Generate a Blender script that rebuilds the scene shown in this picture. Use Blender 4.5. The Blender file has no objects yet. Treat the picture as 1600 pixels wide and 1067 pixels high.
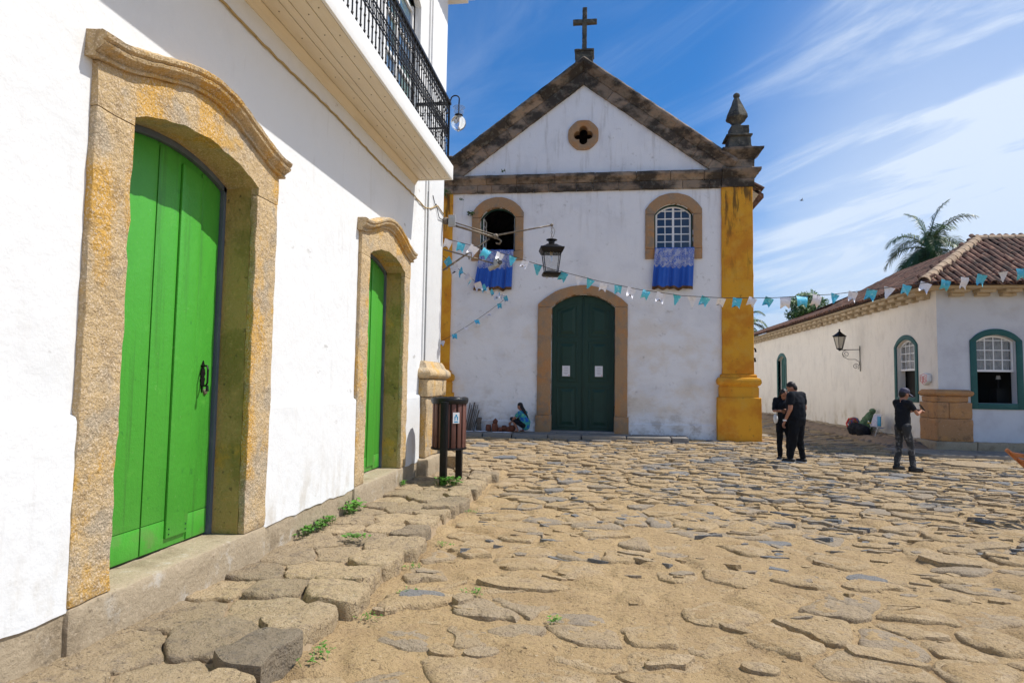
import bpy, bmesh, math, random
import numpy as np
from mathutils import Vector, Matrix, noise
from math import sin, cos, pi, sqrt, radians, atan2

rng = random.Random(7)
S = bpy.context.scene
C = S.collection

# ---------------------------------------------------------------- camera
cd = bpy.data.cameras.new('camera'); cam = bpy.data.objects.new('camera', cd); C.objects.link(cam)
cd.sensor_width = 36; cd.lens = 22.5; cd.clip_start = .05; cd.clip_end = 20000
cam.matrix_world = Matrix(((0.9909252766, -0.0069247233, 0.1342354064, 0),
                           (0.1334967956, -0.0657595326, -0.9888651523, 0),
                           (0.0156748752, 0.9978114712, -0.0642383547, 1.7), (0, 0, 0, 1)))
S.camera = cam
S.render.resolution_x = 1024; S.render.resolution_y = 682
S.view_settings.view_transform = 'Standard'; S.view_settings.look = 'None'
S.view_settings.gamma = 1; S.view_settings.use_curve_mapping = False
S.view_settings.exposure = 0.50

# ---------------------------------------------------------------- sun and sky
EL, AZ = radians(57.5), radians(14)      # sun: to the right (+X) and a little behind the church (+Y)
sd = Vector((cos(EL)*cos(AZ), cos(EL)*sin(AZ), sin(EL)))
sl = bpy.data.lights.new('sun', 'SUN'); so = bpy.data.objects.new('sun', sl); C.objects.link(so)
sl.energy = 4.1; sl.angle = radians(.5); sl.color = (1, .955, .88)
so.rotation_euler = sd.to_track_quat('Z', 'Y').to_euler(); so.location = (20, 5, 40)

W = bpy.data.worlds.new('World'); S.world = W; W.use_nodes = True
nt = W.node_tree; nt.nodes.clear()
def wn(t, **k):
    n = nt.nodes.new(t)
    for a, b in k.items(): setattr(n, a, b)
    return n
L = nt.links.new
sky = wn('ShaderNodeTexSky', sky_type='NISHITA', sun_disc=False)
sky.sun_elevation = EL; sky.sun_rotation = radians(90) - AZ
sky.altitude = 0; sky.air_density = 1.0; sky.dust_density = .2; sky.ozone_density = 2.5
tint = wn('ShaderNodeMix', data_type='RGBA', blend_type='MULTIPLY'); tint.inputs['Factor'].default_value = 1; tint.inputs['B'].default_value = (.22, .62, 1.0, 1)
hsv = wn('ShaderNodeHueSaturation'); hsv.inputs['Saturation'].default_value = 1.6; hsv.inputs['Value'].default_value = 1.0
L(sky.outputs[0], tint.inputs['A']); L(tint.outputs['Result'], hsv.inputs['Color'])
tc = wn('ShaderNodeTexCoord'); sp = wn('ShaderNodeSeparateXYZ'); L(tc.outputs['Generated'], sp.inputs[0])
def wm(op, a, b=None, clamp=False):
    n = wn('ShaderNodeMath', operation=op, use_clamp=clamp)
    for i, v in enumerate((a, b)):
        if v is None: continue
        if isinstance(v, (int, float)): n.inputs[i].default_value = v
        else: L(v, n.inputs[i])
    return n.outputs[0]
zz = wm('ADD', wm('MAXIMUM', sp.outputs[2], 0.0), .16)
px_ = wm('DIVIDE', sp.outputs[0], zz); py_ = wm('DIVIDE', sp.outputs[1], zz)
cb = wn('ShaderNodeCombineXYZ'); L(px_, cb.inputs[0]); L(py_, cb.inputs[1])
def cloud(rot, sc, nscale, det, rough, dist, lo, hi, loc=(0, 0, 0)):
    mp = wn('ShaderNodeMapping', vector_type='TEXTURE'); mp.inputs['Rotation'].default_value = (0, 0, radians(rot)); mp.inputs['Scale'].default_value = sc
    mp.inputs['Location'].default_value = loc
    L(cb.outputs[0], mp.inputs[0])
    n = wn('ShaderNodeTexNoise'); n.inputs['Scale'].default_value = nscale; n.inputs['Detail'].default_value = det
    n.inputs['Roughness'].default_value = rough; n.inputs['Distortion'].default_value = dist
    L(mp.outputs[0], n.inputs['Vector'])
    r = wn('ShaderNodeMapRange', interpolation_type='SMOOTHSTEP'); r.inputs[1].default_value = lo; r.inputs[2].default_value = hi
    L(n.outputs[0], r.inputs[0]); return r.outputs[0]
streak = cloud(-52, (1.5, .48, 1), 1.15, 9, .62, .8, .42, .68, (3.1, 1.4, 0))
veil = cloud(-48, (2.2, .9, 1), .8, 7, .60, .4, .26, .50, (5.2, .8, 0))
# cirrus sheet lies over the sunny (+X) half of the sky and thins out westward
side = wn('ShaderNodeMapRange', interpolation_type='SMOOTHSTEP'); side.inputs[1].default_value = -.02; side.inputs[2].default_value = .30
az = wm('ADD', sp.outputs[0], wm('MULTIPLY', sp.outputs[2], -.32)); L(az, side.inputs[0])
lowm = wn('ShaderNodeMapRange', interpolation_type='SMOOTHSTEP'); lowm.inputs[1].default_value = .62; lowm.inputs[2].default_value = .02
L(sp.outputs[2], lowm.inputs[0])
m1 = wm('MULTIPLY', wm('MULTIPLY', veil, side.outputs[0]), 1.0)
m2 = wm('MULTIPLY', streak, wm('ADD', wm('MULTIPLY', side.outputs[0], .75), .16))
dens = wm('ADD', wm('ADD', wm('MULTIPLY', m1, wm('ADD', wm('MULTIPLY', lowm.outputs[0], .65), .3)), m2), 0, True)
dens = wm('MULTIPLY', dens, .82, True)
mx = wn('ShaderNodeMix', data_type='RGBA'); L(dens, mx.inputs['Factor'])
L(hsv.outputs[0], mx.inputs['A']); mx.inputs['B'].default_value = (7.4, 7.9, 8.4, 1)
bg = wn('ShaderNodeBackground'); bg.inputs['Strength'].default_value = .095
L(mx.outputs['Result'], bg.inputs['Color'])
wo = wn('ShaderNodeOutputWorld'); L(bg.outputs[0], wo.inputs['Surface'])

# ---------------------------------------------------------------- materials
def mat(name, base, layers=(), rough=.85, bump=(), metal=0., spec=.3, rnd=0., tone=None, spaced='POS', trans=0., scale_axes=None, alpha=None, sheen=0):
    """base colour + noise layers [(colour, scale, lo, hi, strength[, axis-scale[, (z0,z1)]])], bump [(scale, distance)]"""
    m = bpy.data.materials.new(name); m.use_nodes = True
    t = m.node_tree; N = t.nodes; K = t.links.new; N.clear()
    out = N.new('ShaderNodeOutputMaterial'); b = N.new('ShaderNodeBsdfPrincipled'); K(b.outputs[0], out.inputs[0])
    g = N.new('ShaderNodeNewGeometry'); pos = g.outputs['Position']
    if spaced == 'OBJ':
        q = N.new('ShaderNodeTexCoord'); pos = q.outputs['Object']
    col = N.new('ShaderNodeRGB'); col.outputs[0].default_value = (*base, 1); cur = col.outputs[0]
    for i, ly in enumerate(layers):
        c, sc, lo, hi, st = ly[:5]; ax = ly[5] if len(ly) > 5 and ly[5] else (1, 1, 1)
        mp = N.new('ShaderNodeMapping'); mp.inputs['Scale'].default_value = ax; mp.inputs['Location'].default_value = (i*3.7+1.3, i*1.9, i*2.3)
        K(pos, mp.inputs[0])
        n = N.new('ShaderNodeTexNoise'); n.inputs['Scale'].default_value = sc; n.inputs['Detail'].default_value = 7; n.inputs['Roughness'].default_value = .62
        K(mp.outputs[0], n.inputs['Vector'])
        r = N.new('ShaderNodeMapRange'); r.inputs[1].default_value = lo; r.inputs[2].default_value = hi; r.inputs[4].default_value = st
        r.interpolation_type = 'SMOOTHSTEP'
        K(n.outputs[0], r.inputs[0]); fac = r.outputs[0]
        if len(ly) > 6:      # stain that belongs to a height range (damp, splash, run-off dirt)
            s = N.new('ShaderNodeSeparateXYZ'); K(g.outputs['Position'], s.inputs[0])
            r2 = N.new('ShaderNodeMapRange'); r2.inputs[1].default_value = ly[6][0]; r2.inputs[2].default_value = ly[6][1]; r2.interpolation_type = 'SMOOTHSTEP'
            K(s.outputs[2], r2.inputs[0])
            mm = N.new('ShaderNodeMath'); mm.operation = 'MULTIPLY'; K(fac, mm.inputs[0]); K(r2.outputs[0], mm.inputs[1]); fac = mm.outputs[0]
        x = N.new('ShaderNodeMix'); x.data_type = 'RGBA'; K(fac, x.inputs['Factor']); K(cur, x.inputs['A']); x.inputs['B'].default_value = (*c, 1)
        cur = x.outputs['Result']
    if tone:     # per-stone attribute: blends towards a second stone colour
        a = N.new('ShaderNodeAttribute'); a.attribute_name = 'tone'
        x = N.new('ShaderNodeMix'); x.data_type = 'RGBA'; K(a.outputs['Fac'], x.inputs['Factor']); K(cur, x.inputs['A']); x.inputs['B'].default_value = (*tone, 1)
        cur = x.outputs['Result']
    if rnd:
        o = N.new('ShaderNodeObjectInfo'); r = N.new('ShaderNodeMapRange'); r.inputs[3].default_value = 1-rnd; r.inputs[4].default_value = 1+rnd
        K(o.outputs['Random'], r.inputs[0]); h = N.new('ShaderNodeHueSaturation'); K(r.outputs[0], h.inputs['Value']); K(cur, h.inputs['Color']); cur = h.outputs[0]
    K(cur, b.inputs['Base Color'])
    b.inputs['Roughness'].default_value = rough; b.inputs['Metallic'].default_value = metal
    b.inputs['Specular IOR Level'].default_value = spec
    if trans: b.inputs['Transmission Weight'].default_value = trans
    if sheen: b.inputs['Sheen Weight'].default_value = sheen
    if alpha is not None: b.inputs['Alpha'].default_value = alpha
    prev = None
    for sc, d in bump:
        n = N.new('ShaderNodeTexNoise'); n.inputs['Scale'].default_value = sc; n.inputs['Detail'].default_value = 6; n.inputs['Roughness'].default_value = .6
        K(pos, n.inputs['Vector'])
        bn = N.new('ShaderNodeBump'); bn.inputs['Distance'].default_value = d; bn.inputs['Strength'].default_value = 1
        K(n.outputs[0], bn.inputs['Height'])
        if prev: K(prev, bn.inputs['Normal'])
        prev = bn.outputs[0]
    if prev: K(prev, b.inputs['Normal'])
    return m
M = {}
M['white'] = mat('white_limewash', (.735, .745, .755), [((.66, .67, .68), 1.3, .5, .75, .55), ((.58, .56, .52), 9, .66, .8, .5), ((.48, .42, .33), 3, .45, .66, .7, (1, 1, .5), (1.1, .25)), ((.46, .44, .42), 4, .60, .72, .18, (2, 2, .3)), ((.56, .54, .51), 1.5, .60, .72, .3, (1, 3, .5)), ((.30, .28, .25), 2.2, .66, .71, .5, (1, 1, 2))], .9, [(1.6, .018), (9, .0045), (60, .0012)])
M['whitetrim'] = mat('white_paint', (.8, .8, .79), [((.62, .6, .55), 4, .55, .8, .5)], .6, [(25, .002)])
M['soffit'] = mat('bounce_cream_wood', (.74, .66, .52), [((.52, .44, .32), 2.4, .5, .78, .6, (1, .3, 1)), ((.3, .24, .17), 7, .68, .8, .5)], .6, [(18, .002)])  # warm bounce light under the balcony is mixed into the board colour
M['churchwhite'] = mat('church_limewash', (.83, .83, .84), [((.68, .68, .70), .9, .45, .7, .6), ((.70, .60, .47), .75, .47, .68, .6, (1, 1, 1.3), (6.2, 2.2)), ((.42, .35, .26), 1.5, .48, .68, .65, (1, 1, 1.6), (2.4, .3)), ((.3, .28, .25), 5, .6, .76, .5), ((.52, .50, .48), 2.0, .52, .70, .5, (2.5, 2.5, .3), (5.2, 8.2)), ((.34, .28, .22), 3.2, .5, .68, .7, (1, 1, 1), (1.1, .2))], .92, [(2.2, .03), (9, .01), (50, .002)])
M['cream'] = mat('cream_limewash', (.84, .79, .71), [((.70, .66, .60), 1.1, .45, .72, .6), ((.45, .36, .22), 1.5, .5, .7, .8, (1, 1, .7), (1.4, .35)), ((.4, .36, .3), 6, .64, .78, .4), ((.6, .55, .48), 2.2, .5, .72, .35, (2.4, 2.4, .8))], .92, [(1.4, .03), (14, .006), (50, .002)])
M['shadewhite'] = mat('shaded_front_limewash', (.60, .62, .66), [((.45, .45, .49), 1.2, .45, .7, .6), ((.5, .44, .36), 1.6, .5, .72, .55, (1, 1, 1.6), (3.2, 4.3))], .92, [(2, .015), (30, .003)])  # bluish shade of the house front is put into its limewash colour
M['ochre'] = mat('ochre_limewash', (.74, .36, .03), [((.60, .22, .02), 1.2, .42, .62, .85), ((.70, .38, .06), 2.6, .5, .7, .7), ((.05, .035, .02), 2.8, .53, .65, .8, (2.2, 2.2, .35), (4.0, 7.8)), ((.30, .14, .03), 7, .6, .72, .7)], .9, [(3, .02), (24, .006)])
M['sandstone'] = mat('ochre_granite', (.52, .375, .20), [((.60, .33, .05), 1.9, .50, .60, .85, (1, 1, .45)), ((.36, .31, .24), 2.6, .50, .64, .75), ((.30, .21, .12), 8, .52, .66, .6), ((.70, .56, .40), 75, .5, .62, .8), ((.22, .13, .06), 20, .62, .72, .6), ((.62, .33, .02), 2.8, .6, .68, .55)], .88, [(5, .03), (22, .022), (70, .010)])
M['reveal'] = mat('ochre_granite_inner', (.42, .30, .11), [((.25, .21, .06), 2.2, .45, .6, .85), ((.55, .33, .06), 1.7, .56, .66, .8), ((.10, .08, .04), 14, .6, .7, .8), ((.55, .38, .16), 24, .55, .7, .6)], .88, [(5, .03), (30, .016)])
M['churchframe'] = mat('brown_stone', (.38, .235, .125), [((.46, .22, .08), 1.8, .48, .62, .7), ((.25, .2, .15), 3, .48, .64, .75), ((.58, .42, .3), 22, .55, .7, .4)], .88, [(4, .02), (26, .008)])
M['cornerstone'] = mat('brown_corner_stone', (.40, .215, .10), [((.50, .26, .10), 2.2, .46, .62, .8), ((.20, .11, .06), 6, .54, .68, .7), ((.56, .38, .24), 24, .55, .7, .5)], .9, [(5, .02), (26, .01)])
M['cornice'] = mat('weathered_brown_stone', (.29, .22, .16), [((.33, .22, .14), 2.2, .45, .65, .6), ((.03, .026, .022), 1.3, .40, .58, .9, (1, 1, 1.8)), ((.16, .15, .12), 8, .52, .68, .7), ((.5, .42, .33), 18, .6, .74, .4)], .92, [(3.5, .04), (18, .015)], rnd=.22)
M['darkstone'] = mat('lichened_dark_stone', (.11, .105, .085), [((.045, .042, .036), 3, .42, .6, .85), ((.24, .21, .16), 7, .52, .7, .7), ((.2, .2, .1), 12, .6, .72, .5)], .95, [(6, .03), (24, .012)])
M['plinth'] = mat('grey_brown_granite', (.36, .29, .20), [((.52, .49, .44), 5, .55, .7, .6), ((.22, .17, .11), 3, .5, .68, .7), ((.46, .37, .27), 40, .5, .7, .7), ((.13, .1, .07), 16, .6, .72, .7)], .92, [(5, .02), (26, .010), (110, .003)])
M['green'] = mat('bright_green_paint', (.065, .34, .034), [((.045, .26, .025), 1.8, .45, .7, .6, (1, 1, .3)), ((.10, .40, .05), 7, .58, .74, .5), ((.03, .18, .03), 13, .62, .74, .6), ((.24, .46, .16), 26, .66, .74, .55), ((.05, .2, .03), 5, .52, .66, .6, (3, 3, .12)), ((.16, .20, .08), 4, .5, .64, .6, (1, 1, 1), (.75, .4))], .42, [(3, .006), (24, .0022), (90, .001)], spec=.4)
M['greend'] = mat('door_edge_paint', (.10, .13, .17), [((.2, .22, .25), 4, .5, .7, .4)], .5)
M['darkgreen'] = mat('dark_green_paint', (.009, .042, .029), [((.016, .06, .042), 3, .5, .7, .5, (1, 1, .3)), ((.006, .028, .02), 6, .55, .7, .5)], .5, [(30, .001)], spec=.35)
M['teal'] = mat('teal_paint', (.018, .095, .09), [((.04, .145, .135), 4, .5, .7, .5), ((.02, .09, .09), 9, .6, .75, .5)], .6, [(30, .001)])
M['iron'] = mat('black_wrought_iron', (.018, .017, .018), [((.10, .055, .03), 9, .62, .75, .5)], .45, [(60, .001)], metal=.6)
M['rust'] = mat('weathered_galvanised_pipe', (.16, .13, .10), [((.36, .33, .28), 14, .5, .65, .7), ((.09, .045, .02), 8, .55, .7, .7)], .6, [(60, .001)], metal=.4)
M['brown'] = mat('brown_plastic_slats', (.14, .062, .048), [((.24, .12, .09), 5, .5, .7, .6, (1, 1, .2)), ((.07, .03, .024), 9, .55, .7, .5)], .5, [(30, .001)], rnd=.12)
M['black'] = mat('black_plastic', (.012, .012, .013), [], .3, [(30, .004)])
M['void'] = mat('interior_gloom', (.03, .028, .025), [((.06, .05, .04), 2, .5, .7, .5)], .9)  # gloom of the room put into a near-black colour
M['blue'] = mat('blue_satin_cloth', (.010, .09, .45), [((.015, .13, .58), 6, .5, .7, .5)], .55, [(50, .001)], sheen=.3)
M['fringe'] = mat('brown_fringe', (.12, .055, .02), [((.3, .17, .05), 40, .5, .65, .8)], .8, [(80, .004)])
M['sand'] = mat('dusty_sand', (.43, .305, .16), [((.33, .225, .115), 1.1, .42, .66, .7), ((.43, .315, .18), 3.1, .5, .72, .6), ((.60, .52, .42), 46, .6, .7, .55), ((.17, .115, .065), 30, .54, .66, .75), ((.36, .25, .14), 7, .5, .66, .55)], .97, [(6, .05), (26, .028), (90, .012)])
M['cobble'] = mat('dusty_paving_stone', (.42, .305, .17), [((.49, .375, .24), 4, .48, .66, .7), ((.36, .265, .165), 8, .5, .66, .7), ((.58, .50, .40), 60, .6, .72, .5), ((.17, .12, .075), 34, .55, .66, .75)], .93, [(7, .035), (28, .022), (90, .010)], tone=(.19, .195, .20))
M['walkstone'] = mat('granite_walk_stone', (.44, .33, .195), [((.51, .395, .25), 5, .48, .68, .7), ((.23, .175, .12), 11, .5, .66, .6), ((.62, .54, .45), 75, .58, .7, .8), ((.10, .075, .05), 30, .58, .68, .8)], .93, [(6, .035), (24, .03), (80, .012)], tone=(.10, .095, .09))
M['ledge'] = mat('brown_ledge_stone', (.26, .19, .13), [((.36, .26, .17), 3, .45, .68, .7), ((.12, .09, .065), 6, .5, .7, .7)], .95, [(5, .03), (24, .01)], tone=(.2, .2, .2))  # rough brown stone of the side ledge
M['slate'] = mat('grey_flagstone', (.21, .20, .19), [((.30, .27, .23), 3, .45, .7, .7), ((.11, .105, .1), 8, .55, .7, .6)], .8, [(8, .01), (50, .003)], tone=(.3, .25, .18))
M['joint'] = mat('joint_dirt', (.30, .22, .135), [((.17, .12, .07), 8, .5, .7, .7), ((.5, .43, .34), 50, .6, .7, .5)], .98, [(20, .012), (70, .006)])
M['tile'] = mat('old_clay_roof_tile', (.15, .075, .052), [((.27, .15, .095), 4, .45, .66, .7), ((.035, .028, .024), 3.2, .46, .66, .85), ((.42, .36, .26), 11, .58, .72, .6)], .92, [(14, .006)], rnd=.4)
M['hip'] = mat('pale_hip_tile', (.34, .24, .16), [((.12, .09, .06), 5, .5, .68, .7), ((.48, .40, .28), 9, .5, .7, .5)], .92, [(14, .006)], rnd=.2)
M['eave'] = mat('eave_masonry', (.50, .40, .27), [((.28, .2, .12), 4, .5, .7, .8), ((.12, .09, .06), 9, .58, .72, .7)], .95, [(8, .02)])
M['leaf'] = mat('leaf', (.045, .11, .018), [((.09, .18, .03), 3, .45, .65, .7), ((.02, .055, .012), 5, .5, .7, .6)], .5, rnd=.25)
M['weed'] = mat('weed_leaf', (.07, .21, .02), [((.13, .30, .04), 20, .45, .65, .7)], .5, rnd=.2)
M['palm'] = mat('palm_leaf', (.04, .09, .018), [((.08, .15, .03), 1.2, .45, .65, .7), ((.02, .05, .014), 2, .5, .7, .6)], .45, rnd=.3)
M['bark'] = mat('bark', (.18, .14, .10), [((.09, .07, .05), 6, .5, .7, .7)], .9, [(10, .02)])
M['forest'] = mat('forested_slope', (.04, .07, .025), [((.07, .10, .04), .01, .45, .65, .7)], .95)
M['skin'] = mat('skin', (.36, .165, .10), [((.42, .2, .13), 12, .45, .7, .5)], .5, spec=.4)
M['hair'] = mat('dark_hair', (.012, .009, .008), [((.03, .02, .015), 60, .5, .7, .5)], .45, [(120, .003)])
M['tee'] = mat('black_cotton', (.011, .013, .018), [((.024, .027, .036), 8, .5, .7, .5)], .9, [(14, .008), (200, .001)], spec=.15)
M['trouser'] = mat('black_trousers', (.007, .008, .011), [((.016, .019, .026), 6, .5, .7, .5)], .9, [(16, .008)], spec=.15)
M['jeans'] = mat('faded_black_jeans', (.03, .032, .036), [((.22, .22, .225), 7, .5, .66, .8), ((.4, .4, .4), 20, .66, .74, .6)], .8, [(18, .008)])
M['shoe'] = mat('black_shoe', (.015, .015, .016), [], .5)
M['sole'] = mat('white_sole', (.6, .6, .6), [], .6)
M['tie'] = mat('teal_blue_tie_dye', (.05, .33, .28), [((.01, .10, .42), 9, .48, .56, 1), ((.18, .5, .22), 13, .55, .62, .8)], .8, [(14, .008)])
M['cap'] = mat('grey_cap', (.06, .055, .085), [((.2, .19, .26), 9, .5, .68, .7)], .7)
M['glass'] = mat('window_glass', (.02, .025, .05), [], .06, spec=.8)
M['glassreflect'] = mat('balcony_window_glass', (.04, .10, .19), [((.12, .2, .12), 1.4, .48, .6, .7)], .05, spec=1.0)  # blue and green reflections are painted into the pane colour
M['clear'] = mat('clear_glass', (.95, .97, .98), [], .02, trans=1., spec=.5)
M['metal'] = mat('zinc', (.32, .33, .34), [((.18, .16, .14), 8, .5, .7, .6)], .5, metal=.5)
M['paper'] = mat('paper', (.72, .72, .75), [], .8)
M['ink'] = mat('grey_ink', (.35, .33, .38), [], .8)
M['red'] = mat('red_paint', (.62, .03, .02), [], .5)
M['stickerblue'] = mat('blue_print', (.02, .28, .5), [], .5)
M['flagwhite'] = mat('white_plastic_flag', (.78, .76, .80), [((.6, .58, .62), 14, .5, .65, .7)], .4, [(22, .01)], rnd=.08)
M['flagblue'] = mat('light_blue_plastic_flag', (.09, .50, .68), [((.4, .75, .85), 18, .55, .64, .8), ((.015, .25, .4), 12, .55, .7, .6)], .35, [(22, .01)], rnd=.12)
M['string'] = mat('dark_string', (.05, .045, .05), [], .8)
M['cord'] = mat('ochre_cord', (.42, .30, .13), [((.2, .14, .07), 12, .5, .7, .7)], .85, [(60, .004)])
M['wood'] = mat('varnished_wood', (.42, .15, .05), [((.25, .08, .03), 9, .5, .7, .6, (1, 1, .3))], .45)
M['pot'] = mat('carved_brown_wood', (.17, .055, .028), [((.06, .025, .015), 9, .5, .7, .6), ((.3, .12, .06), 20, .55, .7, .5)], .7, [(30, .006)], rnd=.35)
M['stick'] = mat('grey_sticks', (.13, .11, .09), [((.05, .04, .03), 12, .5, .7, .7, (1, 1, .2))], .9, [(30, .004)])
M['net'] = mat('green_net_fabric', (.10, .19, .10), [((.24, .32, .2), 22, .5, .62, .7), ((.04, .08, .04), 8, .5, .7, .6)], .8, [(26, .02)])
M['patch'] = mat('multicolour_fabric', (.35, .02, .03), [((.03, .12, .3), 12, .5, .53, 1), ((.05, .22, .07), 16, .54, .57, 1), ((.6, .3, .05), 18, .6, .63, 1)], .8, [(20, .02)])
M['stripe'] = mat('pale_striped_canvas', (.50, .50, .62), [((.3, .3, .42), 40, .5, .55, .8)], .8)
M['yellow'] = mat('yellow_paint', (.6, .45, .02), [], .6)

# lace: white threads over open mesh
def lace_mat():
    m = bpy.data.materials.new('white_lace'); m.use_nodes = True; t = m.node_tree; N = t.nodes; K = t.links.new
    b = N['Principled BSDF']; b.inputs['Base Color'].default_value = (.72, .74, .85, 1); b.inputs['Roughness'].default_value = .8
    g = N.new('ShaderNodeNewGeometry'); v = N.new('ShaderNodeTexVoronoi'); v.feature = 'DISTANCE_TO_EDGE'; v.inputs['Scale'].default_value = 22
    K(g.outputs['Position'], v.inputs['Vector'])
    n = N.new('ShaderNodeTexNoise'); n.inputs['Scale'].default_value = 7; K(g.outputs['Position'], n.inputs['Vector'])
    a = N.new('ShaderNodeMath'); a.operation = 'LESS_THAN'; K(v.outputs['Distance'], a.inputs[0]); a.inputs[1].default_value = .1
    q = N.new('ShaderNodeMath'); q.operation = 'GREATER_THAN'; K(n.outputs[0], q.inputs[0]); q.inputs[1].default_value = .55
    s = N.new('ShaderNodeMath'); s.operation = 'MAXIMUM'; K(a.outputs[0], s.inputs[0]); K(q.outputs[0], s.inputs[1])
    r = N.new('ShaderNodeMapRange'); r.inputs[3].default_value = .08; r.inputs[4].default_value = .5; K(s.outputs[0], r.inputs[0])
    K(r.outputs[0], b.inputs['Alpha']); return m
M['lace'] = lace_mat()

# ---------------------------------------------------------------- object helpers
def tag(o, label=None, cat=None, group=None, kind=None):
    if label: o['label'] = label
    if cat: o['category'] = cat
    if group: o['group'] = group
    if kind: o['kind'] = kind
    return o
def thing(name, label, cat, loc=(0, 0, 0), group=None):
    o = bpy.data.objects.new(name, None); C.objects.link(o); o.location = loc; o.empty_display_size = .2
    return tag(o, label, cat, group)
def wloc(o):
    v = Vector((0, 0, 0))
    while o: v += o.location; o = o.parent
    return v
def nz(p, s=1.): return noise.noise_vector(Vector(p)*s)

class G:
    def __init__(s): s.v = []; s.f = []; s.t = []; s.tone = 0.
    def add(s, vs, fs):
        k = len(s.v); s.v += [tuple(p) for p in vs]; s.t += [s.tone]*len(vs); s.f += [tuple(k+i for i in f) for f in fs]; return s
    def box(s, x0, x1, y0, y1, z0, z1):
        return s.add([(x0, y0, z0), (x1, y0, z0), (x1, y1, z0), (x0, y1, z0), (x0, y0, z1), (x1, y0, z1), (x1, y1, z1), (x0, y1, z1)],
                     [(0, 3, 2, 1), (4, 5, 6, 7), (0, 1, 5, 4), (1, 2, 6, 5), (2, 3, 7, 6), (3, 0, 4, 7)])
    def rings(s, rs, closed=True, cap0=True, cap1=True):
        n = len(rs[0]); vs = [p for r in rs for p in r]; fs = []
        for i in range(len(rs)-1):
            for j in range(n if closed else n-1):
                a, b = i*n+j, i*n+(j+1) % n; fs.append((a, b, b+n, a+n))
        if cap0: fs.append(tuple(range(n))[::-1])
        if cap1: fs.append(tuple(range((len(rs)-1)*n, len(rs)*n)))
        return s.add(vs, fs)
    def tube(s, pts, r, n=8, caps=True):
        P = [Vector(p) for p in pts]; rs = []; up = None
        for i, p in enumerate(P):
            d = (P[min(i+1, len(P)-1)]-P[max(i-1, 0)])
            d = d.normalized() if d.length > 1e-9 else Vector((0, 0, 1))
            if up is None: up = Vector((0, 0, 1)) if abs(d.z) < .9 else Vector((1, 0, 0))
            a = d.cross(up)
            if a.length < 1e-6: a = d.orthogonal()
            a.normalize(); b = a.cross(d).normalized(); up = b
            rr = r[i] if isinstance(r, (list, tuple)) else r
            rs.append([p+a*rr*cos(2*pi*k/n)+b*rr*sin(2*pi*k/n) for k in range(n)])
        return s.rings(rs, True, caps, caps)
    def lathe(s, prof, cx, cy, n=16, ph=0, caps=True):
        return s.rings([[(cx+r*cos(2*pi*k/n+ph), cy+r*sin(2*pi*k/n+ph), z) for k in range(n)] for r, z in prof], True, caps, caps)
    def ball(s, c, r, n=10, m=6):
        rr = r if isinstance(r, (tuple, list)) else (r, r, r)
        return s.rings([[(c[0]+rr[0]*sin(pi*(i+.02)/(m+.04))*cos(2*pi*k/n), c[1]+rr[1]*sin(pi*(i+.02)/(m+.04))*sin(2*pi*k/n), c[2]-rr[2]*cos(pi*(i+.02)/(m+.04))) for k in range(n)] for i in range(m+1)])
    def build(s, name, m, parent=None, smooth=False, sharp=0, bevel=0, rough=0, cut=0, weld=False):
        bm = bmesh.new(); o3 = wloc(parent) if parent else Vector((0, 0, 0))
        ly = bm.verts.layers.float.new('tone')
        vs = []
        for p, t in zip(s.v, s.t):
            q = bm.verts.new(p); q[ly] = t; vs.append(q)
        for f in s.f:
            try: bm.faces.new([vs[i] for i in f])
            except ValueError: pass
        if weld: bmesh.ops.remove_doubles(bm, verts=bm.verts, dist=1e-4)
        bmesh.ops.recalc_face_normals(bm, faces=bm.faces)
        if bevel:
            es = [e for e in bm.edges if len(e.link_faces) == 2 and e.calc_face_angle(0) > .5]
            bmesh.ops.bevel(bm, geom=es, offset=bevel, segments=2, affect='EDGES', profile=.5, clamp_overlap=True)
        if cut:
            for ax in range(3):
                lo = min(v.co[ax] for v in bm.verts); hi = max(v.co[ax] for v in bm.verts)
                k = int((hi-lo)/cut)
                for i in range(1, k+1):
                    co = [0, 0, 0]; no = [0, 0, 0]; co[ax] = lo+(hi-lo)*i/(k+1); no[ax] = 1
                    bmesh.ops.bisect_plane(bm, geom=bm.verts[:]+bm.edges[:]+bm.faces[:], plane_co=co, plane_no=no, dist=1e-5)
        if rough:
            for v in bm.verts:
                d = noise.noise_vector(v.co*7)*rough+noise.noise_vector(v.co*23)*rough*.5; v.co += d
        bm.normal_update()
        for v in bm.verts: v.co -= o3
        me = bpy.data.meshes.new(name); bm.to_mesh(me); bm.free()
        if smooth: me.polygons.foreach_set('use_smooth', [True]*len(me.polygons))
        if sharp: me.set_sharp_from_angle(angle=radians(sharp))
        elif smooth: pass
        elif bevel or cut: me.shade_smooth(); me.set_sharp_from_angle(angle=radians(38))
        me.materials.append(m if not isinstance(m, str) else M[m])
        o = bpy.data.objects.new(name, me); C.objects.link(o)
        if parent: o.parent = parent
        return o
def dup(o, loc=None, parent=None, label=None):
    c = o.copy(); C.objects.link(c)
    if parent: c.parent = parent
    if loc is not None: c.location = loc
    if label: c['label'] = label
    return c
def duptree(o, off, label=None):
    c = dup(o, o.location+Vector(off), None, label)
    for ch in list(o.children):
        d = dup(ch, None, c)
        for g in list(ch.children): dup(g, None, d)
    return c

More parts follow.
